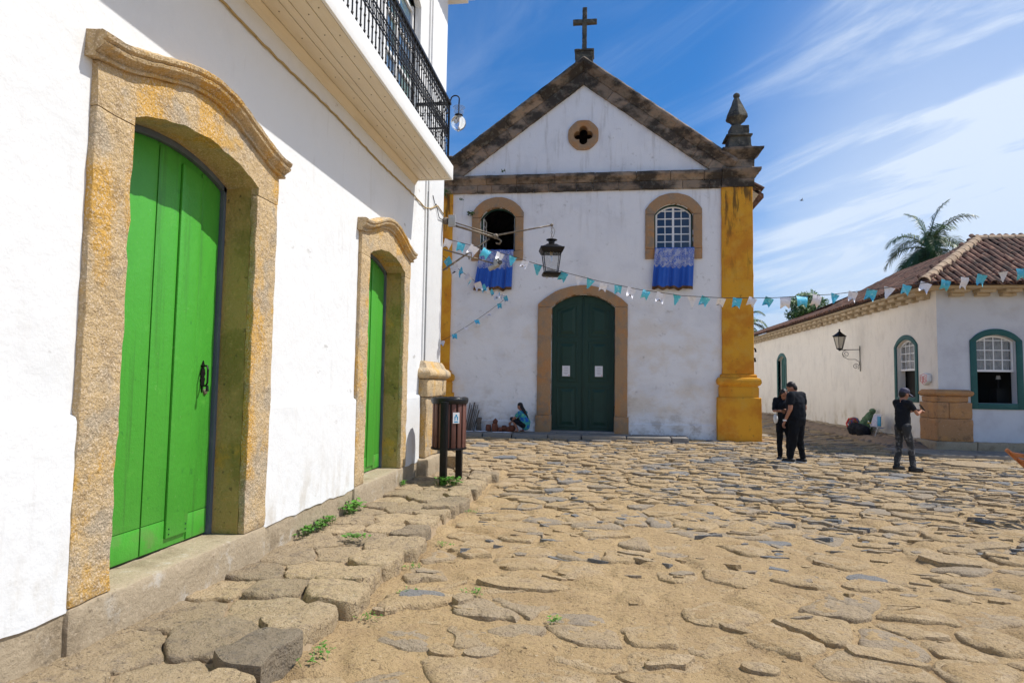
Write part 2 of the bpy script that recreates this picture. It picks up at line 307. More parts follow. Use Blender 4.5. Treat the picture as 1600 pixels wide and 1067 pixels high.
class Plane:
    """a wall plane: u along the wall, d outwards, z up"""
    def __init__(s, fn): s.P = fn
    def box(s, g, u0, u1, z0, z1, d0, d1):
        P = s.P
        return g.add([P(u0, d0, z0), P(u1, d0, z0), P(u1, d1, z0), P(u0, d1, z0), P(u0, d0, z1), P(u1, d0, z1), P(u1, d1, z1), P(u0, d1, z1)],
                     [(0, 3, 2, 1), (4, 5, 6, 7), (0, 1, 5, 4), (1, 2, 6, 5), (2, 3, 7, 6), (3, 0, 4, 7)])
    def band(s, g, u0, u1, lo, hi, d0, d1, n=16):
        rs = []
        for i in range(n+1):
            u = u0+(u1-u0)*i/n; a, b = lo(u), hi(u)
            rs.append([s.P(u, d0, a), s.P(u, d1, a), s.P(u, d1, b), s.P(u, d0, b)])
        return g.rings(rs)
    def mould(s, g, u0, u1, zf, prof, n=28, ends=None):
        return g.rings([[s.P(u0+(u1-u0)*i/n, d, zf(u0+(u1-u0)*i/n)+dz) for d, dz in prof] for i in range(n+1)])
    def wall(s, g, u0, u1, z0, top, ops, depth=.3):
        us = {u0, u1}
        for a, b, lo, hi in ops:
            for k in range(17): us.add(a+(b-a)*k/16)
        if callable(top):
            for k in range(41): us.add(u0+(u1-u0)*k/40)
        us = sorted(us); tf = top if callable(top) else (lambda u: top)
        e = 1e-5
        for ua, ub in zip(us, us[1:]):
            if ub-ua < 1e-6: continue
            mid = (ua+ub)/2; cs = sorted([o for o in ops if o[0] < mid < o[1]], key=lambda o: o[2](mid))
            a0, b0 = z0, z0
            for o in cs:
                g.add([s.P(ua, 0, a0), s.P(ub, 0, b0), s.P(ub, 0, o[2](ub-e)), s.P(ua, 0, o[2](ua+e))], [(0, 1, 2, 3)])
                for fn in (o[2], o[3]):
                    g.add([s.P(ua, 0, fn(ua+e)), s.P(ub, 0, fn(ub-e)), s.P(ub, -depth, fn(ub-e)), s.P(ua, -depth, fn(ua+e))], [(0, 1, 2, 3)])
                a0, b0 = o[3](ua+e), o[3](ub-e)
            g.add([s.P(ua, 0, a0), s.P(ub, 0, b0), s.P(ub, 0, tf(ub)), s.P(ua, 0, tf(ua))], [(0, 1, 2, 3)])
        for a, b, lo, hi in ops:
            for u, w in ((a, a+e), (b, b-e)):
                g.add([s.P(u, 0, lo(w)), s.P(u, 0, hi(w)), s.P(u, -depth, hi(w)), s.P(u, -depth, lo(w))], [(0, 1, 2, 3)])
        return g
def arch(u0, u1, zs, rise):
    w = (u1-u0)/2; c = (u0+u1)/2; R = (w*w+rise*rise)/(2*rise)
    return lambda u: zs+sqrt(max(R*R-(u-c)**2, 0))-(R-rise)
def const(z): return lambda u: z
LW = Plane(lambda u, d, z: (-3+d, u, z))          # left building street wall
CH = Plane(lambda u, d, z: (u, 20-d, z))          # church front
RF = Plane(lambda u, d, z: (u, 18.3-d, z))        # right house, front
RS = Plane(lambda u, d, z: (8.9-d, u, z))         # right house, long side wall
# ================================================================ GROUND
def hash2(i, j, k=0):
    h = (np.asarray(i).astype(np.int64)*374761393+np.asarray(j).astype(np.int64)*668265263+k*974634777) & 0x7fffffff
    h = ((h ^ (h >> 13))*1274126177) & 0x7fffffff
    h = ((h ^ (h >> 16))*60493) & 0x7fffffff
    return (h % 100003)/100003.
def vnoise(x, y, k=0):
    xi = np.floor(x); yi = np.floor(y); fx = x-xi; fy = y-yi; fx = fx*fx*(3-2*fx); fy = fy*fy*(3-2*fy)
    a = hash2(xi, yi, k); b = hash2(xi+1, yi, k); c = hash2(xi, yi+1, k); d = hash2(xi+1, yi+1, k)
    return (a*(1-fx)+b*fx)*(1-fy)+(c*(1-fx)+d*fx)*fy
def fbm(x, y, k=0, o=4):
    s = 0; a = .5
    for i in range(o): s = s+a*(vnoise(x*2**i+i*17.1, y*2**i+i*9.7, k+i)-.5); a *= .5
    return s
def sst(a, b, x): t = np.clip((x-a)/(b-a), 0, 1); return t*t*(3-2*t)
SX, SY = .52, .36
def warp(x, y): return x+.16*fbm(x*.8, y*.8, 40, 2)*2, y+.16*fbm(x*.8+9, y*.8, 50, 2)*2
def ctr(i, j):
    return (i+.5+(hash2(i, j, 1)-.5)*.92+.5*(np.asarray(j) % 2))*SX, (j+.5+(hash2(i, j, 2)-.5)*.92)*SY
def base_h(x, y): return .05*fbm(x*.35, y*.35, 5, 3)*2+.07*sst(14, 22, y)+.03*sst(4, 10, x)*sst(12, 18, y)
def fill(x, y):      # drifted dust level against the stones: deep in the near middle, thin to the right and far off
    f = .015*(1-sst(5.0, 11, y))*(1-.55*sst(1.8, 4.5, x-.12*y)) - .002
    f = f*(.35+.65*sst(-1.7, -.4, x)) + .03*fbm(x*1.1, y*1.1, 60, 3)
    return f
def cellT(i, j): return .028*(hash2(i, j, 3)-.35)
def has_stone(i, j, y): return hash2(i, j, 4) < .66+.32*sst(5, 12, y)
def sand_h(x, y, detail=True):
    wx, wy = x, y
    jj = np.floor(wy/SY); f1 = np.full(x.shape, 9.); f2 = np.full(x.shape, 9.); T = np.zeros(x.shape); H = np.zeros(x.shape, bool); cy = np.zeros(x.shape); cx = np.zeros(x.shape); tl = np.zeros(x.shape); tm = np.zeros(x.shape)
    for dj in (-1, 0, 1):
        j = jj+dj; ii = np.floor(wx/SX-.5*(j % 2))
        for di in (-1, 0, 1):
            i = ii+di; a, b = ctr(i, j); d = np.hypot(wx-a, wy-b)
            n1 = d < f1; f2 = np.where(n1, f1, np.minimum(f2, d)); f1 = np.where(n1, d, f1)
            T = np.where(n1, cellT(i, j), T); H = np.where(n1, has_stone(i, j, b), H); cx = np.where(n1, a, cx); cy = np.where(n1, b, cy)
            tl = np.where(n1, hash2(i, j, 6)-.5, tl); tm = np.where(n1, hash2(i, j, 7)-.5, tm)
    e = (f2-f1)/2
    st = T*(1+.8*(1-sst(5, 9, y)))+.052*sst(0, .085, e)-.022+(x-cx)*tl*.06+(y-cy)*(tm*.06-.015)
    F = fill(x, y)
    cover = np.where(H, st-.007, st+.002)
    k = .012; h = np.clip(.5+.5*(cover-F)/k, 0, 1); s = F*(1-h)+cover*h+k*h*(1-h)
    s = s+.026*fbm(x*5, y*5, 70, 4)+.014*fbm(x*19, y*19, 71, 2)
    return base_h(x, y)+s
def gh(x, y): return float(base_h(np.array([x]), np.array([y]))[0])+.03
def grid_mesh(name, xs, ys, hf, m, kind='structure', parent=None):
    X, Y = np.meshgrid(xs, ys); Z = hf(X, Y); nx, ny = len(xs), len(ys)
    co = np.stack([X, Y, Z], -1).reshape(-1, 3).astype(np.float32)
    a = (np.arange(ny-1)[:, None]*nx+np.arange(nx-1)[None]).ravel(); q = np.stack([a, a+1, a+nx+1, a+nx], -1)
    me = bpy.data.meshes.new(name); me.vertices.add(len(co)); me.vertices.foreach_set('co', co.ravel())
    me.loops.add(q.size); me.loops.foreach_set('vertex_index', q.ravel().astype(np.int32))
    me.polygons.add(len(q)); me.polygons.foreach_set('loop_start', np.arange(0, q.size, 4, dtype=np.int32))
    me.update(calc_edges=True); me.validate(); me.polygons.foreach_set('use_smooth', np.ones(len(q), bool))
    me.materials.append(M[m]); o = bpy.data.objects.new(name, me); C.objects.link(o)
    if parent: o.parent = parent
    if kind: o['kind'] = kind
    return o
g = G(); R = 9000
for (a, b, c, d) in [(-R, R, -R, 1), (-R, R, 60, R), (-R, -12, 1, 60), (22, R, 1, 60)]:
    g.add([(a, c, -.12), (b, c, -.12), (b, d, -.12), (a, d, -.12)], [(0, 1, 2, 3)])
tag(g.build('ground', 'sand'), kind='structure')
ys = [.9]
while ys[-1] < 24: ys.append(ys[-1]+.028+.0042*max(ys[-1]-3, 0))
while ys[-1] < 61: ys.append(ys[-1]+.4)
xs = np.concatenate([np.arange(-12.2, -2.2, .22), np.arange(-2.2, 10.5, .036), np.arange(10.5, 22.2, .12)])
plaza = grid_mesh('plaza', xs, np.array(ys), sand_h, 'sand')

# Voronoi cells of the paving, clipped by their neighbours
def clip(poly, px, py, nx, ny):
    out = []
    for k in range(len(poly)):
        a, b = poly[k], poly[(k+1) % len(poly)]
        da = (a[0]-px)*nx+(a[1]-py)*ny; db = (b[0]-px)*nx+(b[1]-py)*ny
        if da <= 0: out.append(a)
        if (da < 0 < db) or (db < 0 < da):
            t = da/(da-db); out.append((a[0]+(b[0]-a[0])*t, a[1]+(b[1]-a[1])*t))
    return out
def vor(c, others, gap):
    x, y = c; P = [(x-1, y-1), (x+1, y-1), (x+1, y+1), (x-1, y+1)]
    for ox, oy in others:
        dx, dy = ox-x, oy-y; d = math.hypot(dx, dy)
        if d < 1e-6 or d > 2.2: continue
        P = clip(P, x+dx/2-dx/d*gap/2, y+dy/2-dy/d*gap/2, dx/d, dy/d)
        if len(P) < 3: return None
    return P
def roundpoly(P, n, cut=.13, seed=0):
    for _ in range(2):
        Q = []
        for k in range(len(P)):
            a, b = P[k], P[(k+1) % len(P)]
            Q.append((a[0]+(b[0]-a[0])*cut, a[1]+(b[1]-a[1])*cut)); Q.append((a[0]+(b[0]-a[0])*(1-cut), a[1]+(b[1]-a[1])*(1-cut)))
        P = Q
        if len(P) > n*2: break
    L_ = [0]
    for k in range(len(P)): a, b = P[k], P[(k+1) % len(P)]; L_.append(L_[-1]+math.hypot(b[0]-a[0], b[1]-a[1]))
    out = []; k = 0
    for i in range(n):
        t = L_[-1]*i/n
        while L_[k+1] < t: k += 1
        a, b = P[k], P[(k+1) % len(P)]; u = (t-L_[k])/max(L_[k+1]-L_[k], 1e-9)
        out.append((a[0]+(b[0]-a[0])*u, a[1]+(b[1]-a[1])*u))
    return out
def stone(g, P, zt, crown, depth, n, tilt=(0, 0), rings=((1.0, 0), (1., .8), (.965, .98), (.7, 1.0), (.35, 1.0)), amp=.008, tone=0., nsc=6):
    """domed block: outline P, rim sunk `depth` under the top"""
    g.tone = tone
    cx = sum(p[0] for p in P)/len(P); cy = sum(p[1] for p in P)/len(P)
    Q = roundpoly(P, n, .09)
    Q = [(x+.04*noise.noise(Vector((x*6, y*6, 5)))+.009*noise.noise(Vector((x*19, y*19, 5))), y+.04*noise.noise(Vector((x*6, y*6, 9)))+.009*noise.noise(Vector((x*19, y*19, 9)))) for x, y in Q]
    rs = []
    for k, (s, h) in enumerate(rings):
        r = []
        for x, y in Q:
            X, Y = cx+(x-cx)*s, cy+(y-cy)*s
            z = zt-depth+depth*min(h, 1)+(crown*(1-s) if h > .9 else 0)+(X-cx)*tilt[0]+(Y-cy)*tilt[1]
            if k: 
                q = noise.noise_vector(Vector((X, Y, z))*nsc); X += q.x*amp*1.6; Y += q.y*amp*1.6; z += q.z*amp+noise.noise(Vector((X, Y, 0))*nsc*3)*amp*.7
            r.append((X, Y, z))
        rs.append(r)
    k0 = len(g.v); n_ = len(Q)
    g.rings(rs, True, False, False)
    z = zt+crown+noise.noise(Vector((cx, cy, 3))*nsc)*amp
    g.add([(cx, cy, z)], []); c = len(g.v)-1; last = k0+(len(rs)-1)*n_
    for i in range(n_): g.f.append((last+i, last+(i+1) % n_, c))
    g.tone = 0.
Mc = np.array([[0.9909252766, -0.0069247233, 0.1342354064], [0.1334967956, -0.0657595326, -0.9888651523], [0.0156748752, 0.9978114712, -0.0642383547]])
cells = []
for j in range(int(1/SY), int(58/SY)):
    y = (j+.5)*SY
    for i in range(-26, 46):
        a, b = ctr(i, j); a, b = float(a), float(b)
        if b < 1.6 or a < -1.66 and b < 11.7 or a < -1.9 and b < 12.2 or a > 14.5: continue
        if b > 19.1 and a < 2.4 or b > 19.85 and a < 4.95: continue
        if b > 16.9 and a > 8.15 or a < -9 or b > 18.6 and a > 8.0: continue
        p = Mc.T@np.array([a, b, -1.65]); u = 800+1000*p[0]/-p[2]
        if p[2] > -.5 or u < -500 or u > 2150: continue
        if b > 30 and (a < 4.5): continue
        if not bool(has_stone(i, j, b)): continue
        cells.append((i, j, a, b))
def cell_poly(i, j, a, b, gap):
    oth = [tuple(float(q) for q in ctr(i+di, j+dj)) for di in range(-2, 3) for dj in range(-2, 3) if di or dj]
    return vor((a, b), oth, gap)
info = []
for (i, j, a, b) in cells:
    gap = .012+.022*float(hash2(i, j, 8)); P = cell_poly(i, j, a, b, gap)
    if not P: continue
    if b < 12: P = clip(P, -1.66, 0, -1, 0)
    if len(P) < 3: continue
    w = max(p[0] for p in P)-min(p[0] for p in P); p = Mc.T@np.array([a, b, -1.65]); u = 800+1000*p[0]/-p[2]
    info.append(((w/b) if -20 < u < 1620 else 0, i, j, a, b, P))
info.sort(key=lambda t: -t[0])
gs = G()
for k, (w, i, j, a, b, P) in enumerate(info):
    T = float(cellT(i, j))*(1+.8*(1-float(sst(5, 9, np.array(b))))); zb = gh(a, b)-.03
    tl = (float(hash2(i, j, 6))-.5)*.13, (float(hash2(i, j, 7))-.5)*.13-.05
    h = float(hash2(i, j, 9)); far = float(sst(6, 13, np.array(b)))
    tone = max(0, (h-.62)*2.6)*(.45+.5*far)
    if k < 300:
        g = G(); stone(g, P, zb+T+(.020 if b < 8.5 else .016), .006, .09, 26 if k < 120 else 16, (tl[0]*.6, tl[1]*.6), tone=tone, amp=.014, nsc=7, rings=((1.0, 0), (.995, .5), (.965, .80), (.90, .95), (.7, 1.0), (.35, 1.0)) if b < 8.5 else ((1.0, 0), (1., .8), (.965, .98), (.7, 1.0), (.35, 1.0)))
        g.build('paving_stone', 'cobble', plaza, smooth=True, sharp=40)
    else:
        stone(gs, P, zb+T+.022+.006*far, .006, .07, 9, tl, rings=((1., 0), (.98, .8), (.86, .98)), tone=tone, amp=.006)
tag(gs.build('paving_stones', 'cobble', plaza), kind='stuff')
# thin split slates wedged between the stones, denser towards the church
gf = G(); rf_ = random.Random(77); fl = []
for k in range(5200):
    y = 3.2+16*rf_.random()**.75; x = -1.5+rf_.random()*(y*.72+1.6)
    if rf_.random() > .05+.85*min(1, max(0, (y-5)/6))**1.3*(.55+.45*min(1, max(0, (x+1)/4))): continue
    if y > 18.8 and x < 2.6 or y > 16.8 and x > 8: continue
    fl.append((x, y))
fa = np.array(fl); fz = sand_h(fa[:, 0], fa[:, 1])
for (x, y), z in zip(fl, fz):
    rx, ry = .04+.13*rf_.random()**1.5, .025+.05*rf_.random(); a = rf_.gauss(.0, .5); n = rf_.choice((4, 5, 5, 6)); th = .003+.012*rf_.random()
    tx, ty = rf_.gauss(0, .07), rf_.gauss(-.10, .09); ph = rf_.random()*6; P = []
    for q in range(n):
        t = ph+2*pi*q/n+rf_.gauss(0, .2); u, v = rx*cos(t), ry*sin(t); P.append((u*cos(a)-v*sin(a), u*sin(a)+v*cos(a)))
    gf.tone = rf_.choice((0, 0, .2, .5, .9, 1)) if y > 6 else rf_.choice((0, 0, 0, .4))
    gf.rings([[(x+u*s_, y+v*s_, float(z)+zz0+u*tx+v*ty) for u, v in P] for s_, zz0 in ((1.05, -.03), (1, th*.9), (.93, th*1.05))])
tag(gf.build('stone_flakes', 'cobble', plaza), kind='stuff')
# loose angular slabs and pebbles standing proud of the dust
loose = [(.45, 4.05, .2, .09, .05, 30), (.95, 4.0, .12, .07, .05, -20), (-1.35, 4.98, .21, .12, .07, 15), (-1.52, 4.62, .12, .06, .03, 10), (-1.02, 4.9, .10, .08, .07, 60),
         (-.95, 4.02, .09, .07, .05, 0), (1.75, 4.35, .26, .11, .06, -24), (.95, 4.65, .12, .055, .045, -35), (2.35, 6.15, .2, .14, .02, 10),
         (-.7, 4.02, .12, .06, .04, 25), (-.62, 5.35, .42, .15, .03, -4), (1.9, 7.4, .26, .12, .035, 12), (2.95, 7.5, .24, .13, .035, -8), (3.4, 6.9, .3, .2, .05, -20),
         (3.6, 8.4, .26, .11, .04, 5), (-.55, 4.4, .22, .1, .035, 12), (.1, 3.9, .09, .05, .03, 45), (-.2, 7.9, .36, .08, .03, 3), (4.1, 7.6, .28, .14, .05, 18)]
for x, y, rx, ry, h, a in loose:
    g = G(); n = 9; P = []
    for k in range(n):
        t = 2*pi*k/n; r = .82+.3*rng.random(); q = (rx*r*cos(t), ry*r*sin(t)); ca, sa = cos(radians(a)), sin(radians(a))
        P.append((x+q[0]*ca-q[1]*sa, y+q[0]*sa+q[1]*ca))
    zb = float(sand_h(np.array([x]), np.array([y]))[0])
    stone(g, P, zb+h*.55, .006, h+.08, 18, ((rng.random()-.5)*.1, (rng.random()-.3)*.12), amp=.008, tone=.9 if (x, y) in ((-1.35, 4.98), (2.35, 6.15), (1.9, 7.4)) else .25*rng.random())
    g.build('paving_stone', 'cobble', plaza, smooth=True, sharp=40)
# small pebbles and grit
g = G()
for k in range(500):
    y = 2.4+10*rng.random()**1.6; x = -1.6+rng.random()*(y*.75+1.8)
    r = .005+.012*rng.random()**3; z = float(0)
    g.tone = 0; g.ball((x, y, 0), (r*1.3, r, r*.8), 5, 3)
pv = np.array(g.v); pv[:, 2] += sand_h(pv[:, 0], pv[:, 1])*1.0+.001; g.v = [tuple(p) for p in pv]
tag(g.build('grit', 'cobble', plaza, smooth=True), kind='stuff')

# ---------------- raised walk along the left building
KX = -1.72
def walk_h(x, y): return .085+.012*fbm(x*3, y*3, 80, 3)*2+0*x
walk = grid_mesh('pavement', np.linspace(-3.05, KX+.0, 30), np.arange(.8, 11.9, .05), lambda x, y: np.where(x > KX-.05, -.05, walk_h(x, y)), 'joint')
wc = []
yy = .9; rows = []
r2 = random.Random(21)
pts = []
y = .8
while y < 12.2:      # staggered rows across the walk, the outer one being the kerb stones
    st = .34+.26*r2.random()
    nx = 3
    for k in range(nx):
        pts.append((KX-.22-k*.42+(r2.random()-.5)*.16, y+(r2.random()-.5)*.2+(.16 if k % 2 else 0), k == 0))
    y += st
for x, y, kerb in pts:
    edge = KX+.07*(r2.random()-.5)*2-.02+(.0 if y < 11 else -.9*(y-11)**1.5)
    P = vor((x, y), [(a, b) for a, b, _ in pts if (a, b) != (x, y)], .006+.012*r2.random())
    if not P: continue
    P = clip(P, edge, 0, 1, 0)
    if len(P) < 3: continue
    P = clip(P, -3.02, 0, -1, 0)
    if len(P) < 3: continue
    P = clip(P, 0, 11.85, 0, 1)
    if len(P) < 3: continue
    ar = abs(sum(P[k][0]*P[(k+1) % len(P)][1]-P[(k+1) % len(P)][0]*P[k][1] for k in range(len(P))))/2
    if ar < .012: continue
    g = G(); dark = kerb and 3.55 < y < 4.02
    zt = .115+.035*(r2.random()-.5)+(.03 if kerb else 0)
    if dark: stone(g, P, .18, .0, .3, 30, (0.01, -.01), rings=((1., 0), (1., .9), (.985, .985), (.9, 1.), (.5, 1.)), tone=.6, amp=.006)
    else: stone(g, P, zt, .008, .24 if kerb else .12, 42, ((r2.random()-.5)*.09, (r2.random()-.5)*.10),
              rings=((1.0, 0), (1.0, .74), (.98, .92), (.935, .99), (.8, 1.0), (.64, 1.), (.45, 1.0), (.25, 1.)), amp=.014, tone=.45*r2.random()**2, nsc=8)
    g.build('paving_stone', 'walkstone', walk, smooth=True, sharp=48)
# stones at the building corner
g = G(); stone(g, [(-2.95, 11.75), (-2.5, 11.7), (-2.45, 12.2), (-2.98, 12.2)], .33, .02, .4, 18, amp=.015); g.build('paving_stone', 'walkstone', walk, smooth=True, sharp=48)

# ---------------- church forecourt step: long dark slabs
step = tag(grid_mesh('forecourt', np.linspace(-9, 2.55, 40), np.linspace(18.95, 20, 10), lambda x, y: .16+.01*fbm(x*2, y*2, 81, 2)+0*x, 'slate'), kind='structure')
x = -9.
while x < 2.4:
    w = .8+.7*rng.random(); x1 = min(x+w, 2.6)
    for y0, y1 in ((18.85, 19.4), (19.43, 19.97)):
        g = G(); z = .19+.012*rng.random(); xx = x+.2*(y0 > 19)
        g.tone = .1+.3*rng.random()
        g.box(xx, min(x1+.2*(y0 > 19)-.03, 2.62), y0+.04*rng.random(), y1, -.1, z); g.build('slab', 'slate', step, bevel=.02, rough=.012, cut=.3)
    x = x1

# ---------------- right side: rough ledge along the long wall and flagstones in front
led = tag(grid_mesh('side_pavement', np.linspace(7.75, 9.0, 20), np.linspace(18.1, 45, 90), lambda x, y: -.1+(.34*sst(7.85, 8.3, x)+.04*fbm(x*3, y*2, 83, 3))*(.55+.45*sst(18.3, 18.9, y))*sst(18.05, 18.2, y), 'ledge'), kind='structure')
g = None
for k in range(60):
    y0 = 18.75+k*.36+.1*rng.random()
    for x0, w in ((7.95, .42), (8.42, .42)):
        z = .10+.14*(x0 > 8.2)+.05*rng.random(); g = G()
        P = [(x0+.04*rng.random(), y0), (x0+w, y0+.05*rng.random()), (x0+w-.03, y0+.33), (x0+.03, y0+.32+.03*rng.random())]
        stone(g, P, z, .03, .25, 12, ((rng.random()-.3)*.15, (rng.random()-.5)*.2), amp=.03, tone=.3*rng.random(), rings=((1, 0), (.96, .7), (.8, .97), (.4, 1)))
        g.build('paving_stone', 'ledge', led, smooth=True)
flag = tag(grid_mesh('front_pavement', np.linspace(8.0, 16, 30), np.linspace(16.95, 18.35, 10), lambda x, y: -.06+.14*sst(16.95, 17.1, y)*sst(8., 8.1, x)+0*x, 'joint'), kind='structure')
x = 8.0
while x < 15.5:
    w = .7+.6*rng.random(); g = G(); g.tone = .5*rng.random(); sk = .35
    vs = [(x+.02, 16.9), (x+w-.02, 16.9), (x+w-.02-sk, 17.62), (x+.02-sk, 17.62)]
    g.rings([[(a, b, -.1) for a, b in vs], [(a, b, .115+.015*rng.random()) for a, b in vs]]); g.build('slab', 'slate', flag, bevel=.015, rough=.01, cut=.3)
    g = G(); g.tone = .5*rng.random(); vs = [(x+.02-sk, 17.65), (x+w-.06-sk, 17.65), (x+w-.06-1.5*sk, 18.3), (x+.02-1.5*sk, 18.3)]
    g.rings([[(a, b, -.1) for a, b in vs], [(a, b, .13+.015*rng.random()) for a, b in vs]]); g.build('slab', 'slate', flag, bevel=.015, rough=.01, cut=.3)
    x += w
g = G(); P = [(8.1+.62*cos(2*pi*k/20), 15.2+.55*sin(2*pi*k/20)) for k in range(20)]
stone(g, P, .10, .0, .2, 40, rings=((1, 0), (1., .9), (.985, 1), (.6, 1), (.3, 1)), amp=.006, tone=.15)
tag(g.build('millstone', 'cobble'), 'round flat stone disc set into the cobbles before the corner of the cream house', 'stone disc')
# ================================================================ LEFT BUILDING
B = thing('townhouse', 'tall white limewashed colonial building with green doors and an iron balcony along the street', 'building', (-3, 11, .1))
doors = [(3.64, 5.15, 3.33, 5.50), (7.93, 9.46, 7.62, 9.72)]
upper = [(8.35, 9.95), (5.0, 6.6), (1.7, 3.3)]
ops = [(a-.03, b+.03, const(.33), arch(a-.03, b+.03, 3.40, .16)) for a, b, _, _ in doors]+[(a, b, const(5.22), arch(a, b, 7.9, .2)) for a, b in upper]
g = G(); LW.wall(g, -4, 11.65, -.1, 9.35, ops, .06)
g.add([(-3, 11.65, -.1), (-13, 11.65, -.1), (-13, 11.65, 9.35), (-3, 11.65, 9.35)], [(0, 1, 2, 3)])
g.add([(-3, -4, -.1), (-13, -4, -.1), (-13, -4, 9.35), (-3, -4, 9.35)], [(0, 1, 2, 3)])
g.add([(-13, -4, -.1), (-13, 11.65, -.1), (-13, 11.65, 9.35), (-13, -4, 9.35)], [(0, 1, 2, 3)])
g.build('wall', 'white', B)
# slightly proud lower wall and the granite plinth
def cuts(lo, hi, gaps):
    out = []; a = lo
    for p, q in gaps: out.append((a, p)); a = q
    out.append((a, hi)); return out
jg = [(d[2]+.01, d[3]-.01) for d in doors]
for a, b in cuts(-4, 10.5, jg):
    g = G(); n = max(int((b-a)/.1), 2); rs = []
    for i in range(n+1):
        u = a+(b-a)*i/n; zb = .37+.022*noise.noise(Vector((u*5, 0, 0)))+.03*noise.noise(Vector((u*1.3, 4, 0)))
        rs.append([LW.P(u, 0, zb), LW.P(u, .034, zb), LW.P(u, .032, 1.43), LW.P(u, .026, 1.462), LW.P(u, .0, 1.478)])
    g.rings(rs); g.build('dado', 'white', B)
    g = G(); LW.box(g, a, b, -.05, .405, -.02, .024); g.build('plinth', 'plinth', B, cut=.12, rough=.012)
